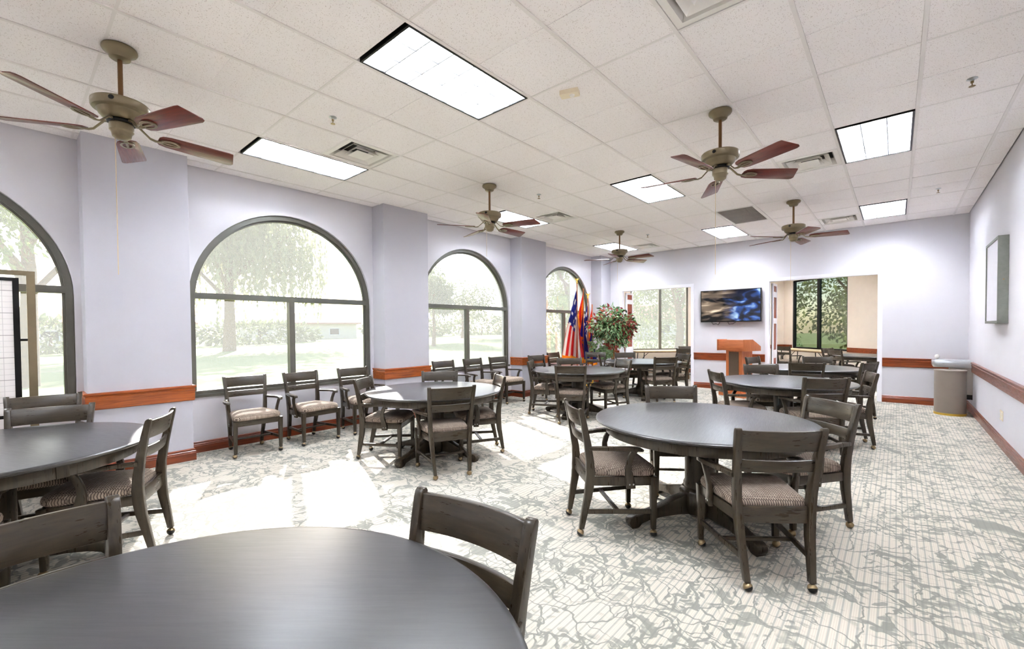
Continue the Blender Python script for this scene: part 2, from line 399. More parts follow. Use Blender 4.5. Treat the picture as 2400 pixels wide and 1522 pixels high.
# ------------------------------------------------------------------ walls
def arch_pts(y0, y1, zs, n=36):
    c = (y0 + y1) / 2; r = (y1 - y0) / 2
    return [(c - r * math.cos(PI * k / n), zs + r * math.sin(PI * k / n)) for k in range(n + 1)]
def wall_left():
    V = []; Fc = []
    def q(pts, x):      # polygon in plane x
        i = len(V); V.extend([(x, y, z) for y, z in pts]); Fc.append(tuple(range(i, i + len(pts))))
    cuts = [YB] + [v for w in WINS for v in w] + [YF + .12]
    for x in (XL, XO):
        for i in range(0, len(cuts) - 1, 2): q([(cuts[i], 0), (cuts[i + 1], 0), (cuts[i + 1], HC + .1), (cuts[i], HC + .1)], x)
        for y0, y1 in WINS:
            q([(y0, 0), (y1, 0), (y1, WZ0), (y0, WZ0)], x)
            a = arch_pts(y0, y1, WSP)
            for (ya, za), (yb, zb) in zip(a, a[1:]): q([(ya, za), (yb, zb), (yb, HC + .1), (ya, HC + .1)], x)
    for y0, y1 in WINS:
        loop = [(y0, WZ0)] + arch_pts(y0, y1, WSP) + [(y1, WZ0)]
        for k in range(len(loop)):
            (ya, za), (yb, zb) = loop[k], loop[(k + 1) % len(loop)]
            i = len(V); V.extend([(XL, ya, za), (XL, yb, zb), (XO, yb, zb), (XO, ya, za)]); Fc.append((i, i + 1, i + 2, i + 3))
    me = bpy.data.meshes.new('wall_left'); me.from_pydata(V, [], Fc)
    bm = bmesh.new(); bm.from_mesh(me); bmesh.ops.remove_doubles(bm, verts=bm.verts, dist=1e-4); bmesh.ops.recalc_face_normals(bm, faces=bm.faces); bm.to_mesh(me); bm.free()
    return me
struct(obj('wall_left', wall_left(), 'wall_paint'), 'pale lavender wall with tall arched windows')
struct(obj('wall_right', box('wall_right', (XR, YB, 0), (XR + .15, 14.2, HC + .1)), 'wall_paint'))
struct(obj('wall_rear', box('wall_rear', (XO, YB - .15, 0), (XR + .15, YB, HC + .1)), 'wall_paint'))
DOORS = [(-5.55, -3.72), (-2.09, -0.26)]; DZ = 2.42
bm = bmesh.new()
for x0, x1 in ((-7.2, DOORS[0][0]), (DOORS[0][1], DOORS[1][0]), (DOORS[1][1], XR)): box_bm(bm, (x0, YF, 0), (x1, YF + .12, HC + .1))
for x0, x1 in DOORS: box_bm(bm, (x0, YF, DZ), (x1, YF + .12, HC + .1))
struct(obj('wall_far', bm_mesh('wall_far', bm), 'wall_paint'), 'pale far wall with two wide openings')
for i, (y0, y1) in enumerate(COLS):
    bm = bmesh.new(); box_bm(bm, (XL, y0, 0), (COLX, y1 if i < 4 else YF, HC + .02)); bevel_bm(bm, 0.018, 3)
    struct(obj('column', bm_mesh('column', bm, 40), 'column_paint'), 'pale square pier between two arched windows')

# mouldings: profile swept along a polyline on the wall (points run so the room lies to the right)
RAIL = [(0, .665), (.012, .665), (.018, .672), (.020, .69), (.020, .765), (.024, .772), (.024, .785), (.018, .79), (.018, .80), (.030, .812), (.032, .826), (.024, .832), (0, .832)]
BASE = [(0, 0), (.020, 0), (.020, .082), (.016, .088), (.018, .10), (.012, .106), (.012, .122), (.006, .13), (0, .13)]
def moulding(name, pts, prof):
    P = [Vector((x, y, 0)) for x, y in pts]; secs = []
    for i, p in enumerate(P):
        d0 = (p - P[i - 1]).normalized() if i else None
        d1 = (P[i + 1] - p).normalized() if i < len(P) - 1 else None
        n0 = Vector((d0.y, -d0.x, 0)) if d0 else None; n1 = Vector((d1.y, -d1.x, 0)) if d1 else None
        if n0 is None: nn = n1
        elif n1 is None: nn = n0
        else: nn = (n0 + n1) / max(0.2, (1 + n0.dot(n1)))
        secs.append([p + nn * a + Vector((0, 0, z)) for a, z in prof])
    return loft(name, secs, 0, smooth=30)
E_ = 0.0005
tn = 0
base_pts = [(XL, YB)]
for y0, y1 in COLS[:-1]: base_pts += [(XL, y0), (COLX, y0), (COLX, y1), (XL, y1)]
base_pts += [(XL, COLS[-1][0]), (COLX, COLS[-1][0]), (COLX, YF)]
struct(obj('baseboard_left', moulding('baseboard_left', base_pts, BASE), 'cherry_shaded'))
for (a, b) in ((COLX, DOORS[0][0] - .06), (DOORS[0][1] + .06, DOORS[1][0] - .06), (DOORS[1][1] + .06, XR)):
    struct(obj('baseboard_far', moulding('baseboard_far', [(a, YF), (b, YF)], BASE), 'cherry_shaded_x'))
    tn += 1; struct(obj('trim_%d' % tn, moulding('trim', [(a, YF), (b, YF)], RAIL), 'cherry_shaded_x'), 'stained wood chair rail on the far wall')
struct(obj('baseboard_right', moulding('baseboard_right', [(XR, YF), (XR, YB)], BASE), 'cherry_shaded'))
tn += 1; struct(obj('trim_%d' % tn, moulding('trim', [(XR, YF), (XR, YB)], RAIL), 'cherry_shaded'), 'stained wood chair rail on the right wall')
for i, (y0, y1) in enumerate(COLS):
    pts = [(XL, y0), (COLX, y0), (COLX, y1), (XL, y1)] if i < 4 else [(XL, y0), (COLX, y0), (COLX, YF)]
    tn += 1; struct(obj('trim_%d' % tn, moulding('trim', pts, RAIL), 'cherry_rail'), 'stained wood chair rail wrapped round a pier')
for x0, x1 in DOORS:                  # white casings and jamb linings of the openings
    bm = bmesh.new()
    for y0, y1 in ((YF - .016, YF), (YF + .12, YF + .136)):
        box_bm(bm, (x0 - .06, y0, 0), (x0, y1, DZ + .06)); box_bm(bm, (x1, y0, 0), (x1 + .06, y1, DZ + .06)); box_bm(bm, (x0, y0, DZ), (x1, y1, DZ + .06))
    box_bm(bm, (x0, YF - .012, 0), (x0 + .012, YF + .13, DZ)); box_bm(bm, (x1 - .012, YF - .012, 0), (x1, YF + .13, DZ)); box_bm(bm, (x0 + .012, YF - .012, DZ - .012), (x1 - .012, YF + .13, DZ))
    tn += 1; struct(obj('trim_%d' % tn, bm_mesh('trim', bm), 'white_trim'), 'white casing round a wide opening')
for k, (x0, x1) in enumerate(DOORS):  # open leaf behind the left jamb: pale frame, red-brown panels
    d = thing('door_%d' % (k + 1), None, None, (x0 + .03, YF + .14, 0)); del d['label']; del d['category']; d['kind'] = 'structure'
    d['label'] = 'open door leaf with reddish panels in pale frame'
    bm = bmesh.new(); w_ = .42
    box_bm(bm, (0, 0, .02), (.012, w_, 2.38))
    for lo, hi in (((0, 0), (.07, 2.38)), ((w_ - .07, 0), (w_, 2.38))): box_bm(bm, (0, lo[0], .02), (.035, hi[0], 2.38))
    for z0, z1 in ((.02, .2), (.74, .92), (1.5, 1.62), (2.08, 2.2), (2.33, 2.38)): box_bm(bm, (0, .07, z0), (.035, w_ - .07, z1))
    obj('door_frame', bm_mesh('door_frame', bm), 'white_trim', d)
    for z0, z1 in ((.2, .74), (.92, 1.5), (1.62, 2.08), (2.2, 2.33)):
        obj('door_panel', box('door_panel', (.012, .07, z0), (.026, w_ - .07, z1), 0.004), 'door_red', d)

# ------------------------------------------------------------------ arched windows
def sweep_loop(name, pts, wdt, x0, x1):
    """rectangular bar along an open polyline in the y-z plane; bar lies on the inner side"""
    n = len(pts); secs = []
    for i, (y, z) in enumerate(pts):
        a = pts[max(i - 1, 0)]; b = pts[min(i + 1, n - 1)]
        dy, dz = b[0] - a[0], b[1] - a[1]; L = math.hypot(dy, dz); ny, nz = dz / L, -dy / L
        secs.append([(x0, y, z), (x1, y, z), (x1, y + ny * wdt, z + nz * wdt), (x0, y + ny * wdt, z + nz * wdt)])
    return loft(name, secs, 0, smooth=30)
TZ0, TZ1 = 1.815, 1.885
for k, (y0, y1) in enumerate(WINS):
    root = bpy.data.objects.new('window_%d' % (k + 1), None); COL.objects.link(root); root.location = (XL, (y0 + y1) / 2, WZ0)
    struct(root, 'arched window in dark bronze frame with white solar screen')
    off = Vector(root.location)
    def put(nm, me, mt): o = obj(nm, me, mt, root); o.location = -off; return o
    e = 0.004; a0, a1 = y0 + e, y1 - e
    loop = [(a0, WZ0 + e), (a0, WZ0 + .5), (a0, WSP - .3)] + arch_pts(a0, a1, WSP) + [(a1, WSP - .3), (a1, WZ0 + .5), (a1, WZ0 + e)]
    put('window_frame', sweep_loop('window_frame', loop, .055, XL - .035, XL - .12), 'bronze_frame')
    loop2 = [(y + (0.055 if y < (y0 + y1) / 2 else -0.055) if z <= WSP + 1e-6 else y, z) for y, z in loop]
    ri = (a1 - a0) / 2 - .055; cy_ = (a0 + a1) / 2
    inner = [(cy_ - ri, WZ0 + .05), (cy_ - ri, WSP - .3)] + arch_pts(cy_ - ri, cy_ + ri, WSP) + [(cy_ + ri, WSP - .3), (cy_ + ri, WZ0 + .05)]
    put('sash_bead', sweep_loop('sash_bead', inner, .022, XL - .07, XL - .10), 'bronze_frame')
    put('bottom_rail', box('bottom_rail', (XL - .12, a0 + .055, WZ0 + e), (XL - .035, a1 - .055, WZ0 + .055), 0.003), 'bronze_frame')
    put('transom', box('transom', (XL - .12, a0 + .055, TZ0), (XL - .03, a1 - .055, TZ1), 0.003), 'bronze_frame')
    put('mullion', box('mullion', (XL - .12, cy_ - .035, WZ0 + .055), (XL - .03, cy_ + .035, TZ0), 0.003), 'bronze_frame')
    for ya, yb in ((a0 + .05, cy_ - .03), (cy_ + .03, a1 - .05)):
        put('pane', box('pane', (XL - .092, ya, WZ0 + .05), (XL - .087, yb, TZ0 + .005)), 'screened_glass')
    ap = [(cy_ - ri - .003, TZ1 - .005)] + [p for p in arch_pts(cy_ - ri - .003, cy_ + ri + .003, WSP) if p[1] > TZ1] + [(cy_ + ri + .003, TZ1 - .005)]
    put('pane', loft('pane', [[(XL - .092, y, z) for y, z in ap], [(XL - .087, y, z) for y, z in ap]], 0, smooth=None), 'screened_glass')
    put('window_sill', box('window_sill', (XL - .035, y0 + .002, WZ0 - .02), (XL + .012, y1 - .002, WZ0 + .014), 0.006, 3), 'bronze_frame')

# ------------------------------------------------------------------ bay room behind the far wall
BAY = [(-6.9, 10.97), (-6.9, 12.44), (-4.7, 14.64), (-2.9, 17.5), (XR, 13.665)]
def seg_box(bm, a, b, s0, s1, z0, z1, t0=0.0, t1=.15):
    a = Vector(a); b = Vector(b); d = (b - a).normalized(); n = Vector((-d.y, d.x))       # outward = left of travel
    P = [a + d * s0 + n * t0, a + d * s1 + n * t0, a + d * s1 + n * t1, a + d * s0 + n * t1]
    v = [bm.verts.new((p.x, p.y, z)) for z in (z0, z1) for p in P]
    for f in ((0, 3, 2, 1), (4, 5, 6, 7), (0, 1, 5, 4), (1, 2, 6, 5), (2, 3, 7, 6), (3, 0, 4, 7)): bm.faces.new([v[i] for i in f])
HB = HC
segs = list(zip(BAY, BAY[1:])); lens = [(Vector(b) - Vector(a)).length for a, b in segs]
BW = {1: (0.79, 2.67), 3: (0.40, 2.62)}          # window openings: segment -> (s0, s1)
BZ0, BZ1 = 0.72, 2.95
for i, (a, b) in enumerate(segs):
    bm = bmesh.new()
    if i in BW:
        s0, s1 = BW[i]
        seg_box(bm, a, b, 0, s0, 0, HB + .1); seg_box(bm, a, b, s1, lens[i], 0, HB + .1); seg_box(bm, a, b, s0, s1, 0, BZ0); seg_box(bm, a, b, s0, s1, BZ1, HB + .1)
    else: seg_box(bm, a, b, 0, lens[i], 0, HB + .1)
    struct(obj('wall_bay_%d' % (i + 1), bm_mesh('wall_bay', bm), 'beige_paint'), 'beige wall of the bay room beyond the openings')
    bm = bmesh.new()
    for s0, s1 in ([(0, lens[i])] if i not in BW else [(0, BW[i][0] - .01), (BW[i][1] + .01, lens[i])]):
        seg_box(bm, a, b, s0, s1, .70, .83, -.025, 0); seg_box(bm, a, b, s0, s1, .0, .12, -.018, 0)
    tn += 1; struct(obj('trim_%d' % tn, bm_mesh('trim', bm), 'cherry_shaded_x'), 'stained chair rail and skirting of the bay room')
for wi, i in enumerate((1, 3)):
    a, b = Vector(segs[i][0]), Vector(segs[i][1]); s0, s1 = BW[i]
    root = bpy.data.objects.new('window_%d' % (6 + wi), None); COL.objects.link(root)
    d = (b - a).normalized(); c = a + d * ((s0 + s1) / 2); root.location = (c.x, c.y, BZ0); off = Vector(root.location)
    struct(root, 'dark framed bay window seen through an opening')
    def pb(nm, s_0, s_1, z0, z1, t0, t1, mt):
        bm = bmesh.new(); seg_box(bm, a, b, s_0, s_1, z0, z1, t0, t1); o = obj(nm, bm_mesh(nm, bm), mt, root); o.location = -off
    fm = 'bronze_frame' if i == 1 else 'black_metal'
    for s_0, s_1 in ((s0, s0 + .05), (s1 - .05, s1)): pb('window_frame', s_0, s_1, BZ0, BZ1, .03, .11, fm)
    pb('bottom_rail', s0 + .05, s1 - .05, BZ0, BZ0 + .05, .03, .11, fm); pb('top_rail', s0 + .05, s1 - .05, BZ1 - .05, BZ1, .03, .11, fm)
    mid = (s0 + s1) / 2 + (.03 if i == 1 else -.02)
    pb('mullion', mid - .04, mid + .04, BZ0 + .05, BZ1 - .05, .03, .11, fm)
    for s_0, s_1 in ((s0 + .05, mid - .04), (mid + .04, s1 - .05)): pb('pane', s_0, s_1, BZ0 + .05, BZ1 - .05, .07, .076, 'screened_glass' if i == 1 else 'clear_glass')
bc = [(-7.2, 10.97), (-7.2, 12.7), (-4.85, 15.0), (-2.9, 17.8), (XR + .2, 14.0), (XR + .2, 10.97)]
struct(obj('ceiling_bay', loft('ceiling_bay', [[(x, y, HB) for x, y in bc], [(x, y, HB + .12) for x, y in bc]], 0, smooth=None), 'ceiling_tile'))

# ------------------------------------------------------------------ ceiling: grid bars, tiles, lights, vents
ceil = struct(obj('ceiling', box('ceiling', (XO, YB - .15, HC + .16), (XR + .15, YF + .12, HC + .26)), 'backing'), 'white suspended ceiling of lay-in tiles')
I0, I1, J0, J1 = -6, 7, -10, 16
def clampx(x): return min(max(x, XL + .001), XR - .001)
def clampy(y): return min(max(y, YB + .001), YF - .001)
for i in range(I0 + 1, I1):
    x = GX + i * TILE
    if XL < x < XR: obj('grid_bar', box('grid_bar', (x - .0125, YB + .001, HC - .006), (x + .0125, YF - .001, HC + .03)), 'tbar', ceil)
LIGHTS = [(i, j) for i in (-4, 0, 4) for j in (-6, 0, 6, 12)]
BAY_FILL = [(-4, 17), (0, 17), (4, 17), (0, 22)]  # fixtures added only to brighten the bay room
VENTS = [(i, j) for i in (-3, 3) for j in (-5, 1, 7, 13)]
RETURNS = [(1, 10)]
xb = [XL] + [GX + i * TILE for i in range(I0 + 1, I1) if XL < GX + i * TILE < XR] + [XR]
full_half = {}
def tile_me(w, l, split):
    key = (round(w, 3), round(l, 3), split)
    if key in full_half: return full_half[key]
    bm = bmesh.new()
    if split:
        g = .004
        box_bm(bm, (0, 0, .004), (w, l, .018)); box_bm(bm, (0, 0, 0), (w, l / 2 - g, .004)); box_bm(bm, (0, l / 2 + g, 0), (w, l, .004))
    else: box_bm(bm, (0, 0, 0), (w, l, .018))
    me = bm_mesh('ceiling_tile', bm); full_half[key] = me; return me
def add_tile(x0, x1, y0, y1, split):
    m = .0135
    if x1 - x0 < .05 or y1 - y0 < .05: return
    obj('ceiling_tile', tile_me(x1 - x0 - .002, y1 - y0 - .016, split), 'ceiling_tile', ceil, (x0 + .001, y0 + .008, HC))
for xa, xc in zip(xb, xb[1:]):
    i = round((xa - GX) / TILE) if xa > XL + .01 else round((xc - GX) / TILE) - 1
    for j in range(J0, J1, 2):
        y0, y1 = clampy(GY + j * TILE), clampy(GY + (j + 2) * TILE)
        if y1 - y0 < .03: continue
        if (i, j) not in LIGHTS and YB < GY + j * TILE < YF and xc - xa > .05:
            obj('cross_bar', box('cross_bar', (xa + .0125, GY + j * TILE - .009, HC - .003), (xc - .0125, GY + j * TILE + .009, HC + .03)), 'tbar', ceil)
        if (i, j) in LIGHTS or (i, j) in RETURNS: continue
        xs, xe = xa + .0125, xc - .0125
        if (i, j + 1) in VENTS:
            ym = GY + (j + 1) * TILE
            add_tile(xs, xe, y0, ym, False)
            obj('cross_bar', box('cross_bar', (xs, ym - .009, HC - .003), (xe, ym + .009, HC + .03)), 'tbar', ceil)
            continue
        add_tile(xs, xe, y0, y1, y1 - y0 > 1.0)

def light_parts():
    W, L = TILE - .03, 2 * TILE - .03; P = []
    bm = bmesh.new()
    for lo, hi in (((-W / 2, -L / 2), (W / 2, -L / 2 + .016)), ((-W / 2, L / 2 - .016), (W / 2, L / 2)), ((-W / 2, -L / 2 + .016), (-W / 2 + .016, L / 2 - .016)), ((W / 2 - .016, -L / 2 + .016), (W / 2, L / 2 - .016))):
        box_bm(bm, (lo[0], lo[1], -.008), (hi[0], hi[1], .03))
    P.append(('frame', bm_mesh('frame', bm), 'black_metal', None, None))
    bm = bmesh.new(); a, b, h = W / 2 - .017, L / 2 - .017, .115
    v = [bm.verts.new(p) for p in ((-a, -b, .0), (a, -b, .0), (a, b, .0), (-a, b, .0), (-a, -b, h), (a, -b, h), (a, b, h), (-a, b, h))]
    for f in ((4, 7, 6, 5), (0, 4, 5, 1), (1, 5, 6, 2), (2, 6, 7, 3), (3, 7, 4, 0)): bm.faces.new([v[k] for k in f])
    me = bpy.data.meshes.new('reflector'); bm.to_mesh(me); bm.free()
    P.append(('reflector', me, 'reflector_white', None, None))
    for x in (-W / 3, 0, W / 3):
        P.append(('lamp_tube', tube('lamp_tube', [(x, -L / 2 + .04, .085), (x, L / 2 - .04, .085)], .016, 10), 'lamp_tube', None, None))
    def blade(along, pos):
        hh = .052
        if along == 'y': secs = [[(pos - .006, y, hh), (pos + .006, y, hh), (pos + .005, y, 0), (pos - .005, y, 0)] for y in (-b, b)]
        else: secs = [[(x, pos - .006, hh), (x, pos + .006, hh), (x, pos + .005, 0), (x, pos - .005, 0)] for x in (-a, a)]
        return loft('louver_blade', secs, 0, smooth=None)
    for x in (-W / 6, W / 6): P.append(('louver_blade', blade('y', x), 'louver_silver', None, None))
    for k in range(1, 6): P.append(('louver_blade', blade('x', -L / 2 + L * k / 6), 'louver_silver', None, None))
    return P
LP_ = light_parts()
LROW = {-6: 'behind the camera', 0: 'nearest', 6: 'middle', 12: 'farthest'}
LCOLN = {-4: 'along the arched windows', 0: 'down the middle of the ceiling', 4: 'along the right wall'}
for i, j in LIGHTS:
    o = thing('ceiling_light', '%s of the recessed silver louver lights %s' % (LROW[j] + ' one' if j != -6 else 'one', LCOLN[i]) + (' behind the camera' if j == -6 else ''), 'ceiling light', (GX + (i + .5) * TILE, GY + (j + 1) * TILE, HC), 0, 'recessed ceiling lights')
    proto(LP_, o)

for k, (i, j) in enumerate(BAY_FILL):
    o = thing('ceiling_light', 'louver light added to brighten the bay room, %s' % ('left', 'middle', 'right', 'rearmost')[k], 'ceiling light', (GX + (i + .5) * TILE, GY + (j + 1) * TILE, HC - .125), 0, 'added bay room fill lights')
    proto(LP_, o)

def vent_parts():
    W = TILE - .03; P = []; a = W / 2
    def ring(nm, r0, z0, r1, z1, th=.003):
        secs = []
        for (r, z) in ((r0, z0), (r1, z1), (r1, z1 + th), (r0, z0 + th)): secs.append([(-r, -r, z), (r, -r, z), (r, r, z), (-r, r, z)])
        return loft(nm, secs, 0, closed=True, smooth=None)
    P.append(('frame', ring('frame', a, 0, a - .045, -.001, .006), 'white_plastic', None, None))
    P.append(('cone', ring('cone', a - .045, 0, a - .075, .07), 'white_plastic', None, None))
    P.append(('cone', ring('cone', a - .085, -.004, a - .15, .055), 'white_plastic', None, None))
    P.append(('cone', ring('cone', a - .155, -.006, a - .2, .045), 'white_plastic', None, None))
    P.append(('centre_plate', box('centre_plate', (-a + .19, -a + .19, -.008), (a - .19, a - .19, -.002), .004), 'white_plastic', None, None))
    P.append(('duct', box('duct', (-a + .07, -a + .07, .09), (a - .07, a - .07, .12)), 'duct_dark', None, None))
    return P
VP_ = vent_parts()
for i, j in VENTS:
    row = {-5: 'behind the camera', 1: 'nearest of the row', 7: 'second of the row', 13: 'farthest of the row'}[j]
    side = 'window-side' if i < 0 else 'right-hand'
    o = thing('air_diffuser', 'square white stepped ceiling air diffuser, %s %s' % (side, row), 'air vent', (GX + (i + .5) * TILE, GY + (j + .5) * TILE, HC), 0, 'square ceiling air diffusers')
    proto(VP_, o)
for i, j in RETURNS:
    o = thing('return_grille', 'rectangular return air grille of many thin brown slats in the ceiling', 'air vent', (GX + (i + .5) * TILE, GY + (j + 1) * TILE, HC))
    W, L = TILE - .03, 2 * TILE - .03
    bm = bmesh.new()
    for lo, hi in (((-W / 2, -L / 2), (W / 2, -L / 2 + .025)), ((-W / 2, L / 2 - .025), (W / 2, L / 2)), ((-W / 2, -L / 2), (-W / 2 + .025, L / 2)), ((W / 2 - .025, -L / 2), (W / 2, L / 2))): box_bm(bm, (lo[0], lo[1], -.005), (hi[0], hi[1], .012))
    obj('frame', bm_mesh('frame', bm), 'white_plastic', o)
    obj('duct', box('duct', (-W / 2, -L / 2, .07), (W / 2, L / 2, .09)), 'duct_dark', o)
    sl = loft('slat', [[(-.003, y, 0), (.003, y, .002), (.009, y, .028), (.003, y, .026)] for y in (-L / 2 + .025, L / 2 - .025)], 0, smooth=None)
    for k in range(26): obj('slat', sl, 'grille_grey', o, (-W / 2 + .035 + k * (W - .07) / 25, 0, 0))
    for k in range(5): obj('crossbar', box('crossbar', (-W / 2 + .025, -.004, .004), (W / 2 - .025, .004, .012)), 'grille_grey', o, (0, -L / 2 + L * (k + 1) / 6, 0))

SPR = [((.432, 4.995), 'right-hand'), ((.428, 8.633), 'far right-hand'), ((-3.849, 1.982), 'near window-side'), ((-3.871, 5.055), 'middle window-side'), ((-3.87, 8.715), 'far window-side')]
es = lathe('escutcheon', [(0, .0), (.032, 0), (.034, -.004), (.014, -.012), (.012, -.02), (0, -.02)], 20)
sb = lathe('sprinkler_body', [(0, -.018), (.010, -.018), (.010, -.034), (.004, -.036), (.004, -.056), (.020, -.058), (.020, -.061), (0, -.062)], 14)
for k, ((x, y), w_) in enumerate(SPR):
    o = thing('sprinkler_head', '%s fire sprinkler head hanging from the ceiling' % w_, 'sprinkler', (x, y, HC), 0, 'ceiling sprinkler heads')
    obj('escutcheon', es, 'steel', o); obj('sprinkler_body', sb, 'brass', o)
o = thing('smoke_detector', 'small almond box detector on a ceiling tile', 'detector', (-2.012, 3.046, HC), R(20))
obj('housing', box('housing', (-.075, -.04, -.035), (.075, .04, 0), .008, 3), 'almond_plastic', o)
obj('sensor_cap', lathe('sensor_cap', [(0, -.048), (.018, -.046), (.022, -.035), (0, -.035)], 16), 'white_plastic', o, (.02, 0, 0))

# ------------------------------------------------------------------ ceiling fans
def fan_parts():
    P = []
    P.append(('canopy', lathe('canopy', [(0, 0), (.088, 0), (.094, -.006), (.096, -.02), (.090, -.032), (.070, -.044), (.060, -.06), (.056, -.074), (.044, -.082), (0, -.084)], 32), 'fan_bronze', None, None))
    P.append(('downrod', tube('downrod', [(0, 0, -.08), (0, 0, -.36)], .014, 14), 'rod_brown', None, None))
    P.append(('motor_housing', lathe('motor_housing', [(0, -.352), (.03, -.352), (.036, -.360), (.115, -.366), (.150, -.374), (.157, -.382), (.157, -.418), (.150, -.428), (.128, -.436), (.118, -.462), (.095, -.485), (.075, -.492), (0, -.492)], 40), 'fan_bronze', None, None))
    P.append(('switch_housing', lathe('switch_housing', [(0, -.51), (.062, -.51), (.066, -.52), (.066, -.56), (.055, -.575), (.05, -.6), (.03, -.615), (0, -.618)], 28), 'fan_bronze', None, None))
    P.append(('rotor_plate', lathe('rotor_plate', [(0, -.490), (.075, -.490), (.08, -.50), (.075, -.512), (0, -.512)], 28), 'black_metal', None, None))
    P.append(('medallion', lathe('medallion', [(0, .004), (.014, .003), (.016, 0), (0, 0)], 18), 'black_metal', None, None))
    for k in range(5):
        P.append(('blade_iron', 'IRON', 'fan_bronze', None, None)); P.append(('blade', 'BLADE', 'blade_wood', None, None))
    return P
def blade_me():
    # outline in local x (out) / y
    out = [(.200, -.035), (.215, -.056), (.26, -.070), (.45, -.077), (.63, -.082), (.658, -.078), (.70, .050), (.692, .070), (.668, .078), (.45, .071), (.26, .063), (.215, .05), (.200, .03)]
    return loft('blade', [[(x, y, -.0035) for x, y in out], [(x, y, .0035) for x, y in out]], 0.0015, smooth=40)
def iron_me():
    secs = []
    for x, z, w_, h in ((.05, .052, .024, .012), (.095, .050, .019, .011), (.125, .022, .017, .011), (.155, -.006, .018, .010), (.185, -.014, .022, .009), (.215, -.012, .03, .007)):
        secs.append([(x, -w_ / 2, z - h / 2), (x, w_ / 2, z - h / 2), (x, w_ / 2, z + h / 2), (x, -w_ / 2, z + h / 2)])
    bm = bmesh.new()
    me = loft('blade_iron', secs, .002)
    bm.from_mesh(me)
    # ring shaped foot under the blade
    n = 22
    ro = [bm.verts.new((.27 + .062 * math.cos(2 * PI * k / n), .042 * math.sin(2 * PI * k / n), -.012)) for k in range(n)]
    ri = [bm.verts.new((.27 + .045 * math.cos(2 * PI * k / n), .028 * math.sin(2 * PI * k / n), -.012)) for k in range(n)]
    ro2 = [bm.verts.new(v.co + Vector((0, 0, .009))) for v in ro]; ri2 = [bm.verts.new(v.co + Vector((0, 0, .009))) for v in ri]
    for k in range(n):
        m = (k + 1) % n
        bm.faces.new((ro[k], ro[m], ri[m], ri[k])); bm.faces.new((ro2[k], ri2[k], ri2[m], ro2[m])); bm.faces.new((ro[k], ro2[k], ro2[m], ro[m])); bm.faces.new((ri[k], ri[m], ri2[m], ri2[k]))
    box_bm(bm, (.212, -.007, -.012), (.325, .007, -.004))
    return bm_mesh('blade_iron', bm, 40)
BL, IR = blade_me(), iron_me(); FP = fan_parts()
FANS = [((-3.978, .548), 22, 1.0, 'nearest ceiling fan, by the first window pier', -1.53), ((-1.195, 4.214), 43, 1.0, 'ceiling fan over the large table right of centre', -1.45),
        ((-4.108, 4.282), 18, 1.0, 'middle ceiling fan of the row along the windows', -.95), ((-1.198, 7.944), 12, 1.0, 'far ceiling fan in front of the wall television', -1.3), ((-4.146, 8.025), 69, 1.0, 'farthest ceiling fan above the flags and potted tree', -1.0)]
for (x, y), a, s, lab, chain in FANS:
    o = thing('ceiling_fan', 'bronze and cherry ' + lab, 'ceiling fan', (x, y, HC - .002), 0, 'five-blade ceiling fans')
    k = 0
    for nm, me, mt, par, loc in FP:
        if me in ('IRON', 'BLADE'):
            q = obj(nm, IR if me == 'IRON' else BL, mt, o, (0, 0, -.552))
            an = R(a + 72 * (k // 2)); k += 1
            q.rotation_euler = (R(-14 if me == 'BLADE' else -5), 0, an)
            if me == 'BLADE': q.location = (0, 0, -.553)
        elif nm == 'medallion':
            q = obj(nm, me, mt, o); d = Vector((-x, -y, 0)).normalized(); d = Matrix.Rotation(R(-18), 3, 'Z') @ d
            q.location = d * .1555 + Vector((0, 0, -.400)); q.rotation_euler = d.to_track_quat('Z', 'Y').to_euler()
        else: obj(nm, me, mt, o)
    obj('pull_chain', tube('pull_chain', [(-.03, -.03, -.60), (-.031, -.031, chain)], .0022, 6), 'cord', o)

# ------------------------------------------------------------------ furniture prototypes
def rounded_poly(cs, seg=6):
    out = []; n = len(cs)
    for i, (x, y, r) in enumerate(cs):
        p = Vector((x, y)); a = Vector(cs[i - 1][:2]); b = Vector(cs[(i + 1) % n][:2])
        da, db = (a - p).normalized(), (b - p).normalized(); ang = da.angle(db); t_ = r / math.tan(ang / 2)
        c = p + (da + db).normalized() * (r / math.sin(ang / 2)); s, e = p + da * t_, p + db * t_
        a0 = math.atan2(*(s - c).yx); a1 = math.atan2(*(e - c).yx); d = (a1 - a0 + PI) % (2 * PI) - PI
        for k in range(seg + 1): out.append((c.x + r * math.cos(a0 + d * k / seg), c.y + r * math.sin(a0 + d * k / seg)))
    return out
def back_y(z):      # rear post centre line
    T_ = [(.05, -.270), (.15, -.252), (.28, -.226), (.40, -.212), (.50, -.214), (.65, -.236), (.78, -.262), (.885, -.286)]
    for (z0, y0), (z1, y1) in zip(T_, T_[1:]):
        if z <= z1: return y0 + (y1 - y0) * (z - z0) / (z1 - z0)
    return T_[-1][1]
def back_x(z): return .170 + (.222 - .170) * min(1, max(0, (z - .05) / .83))
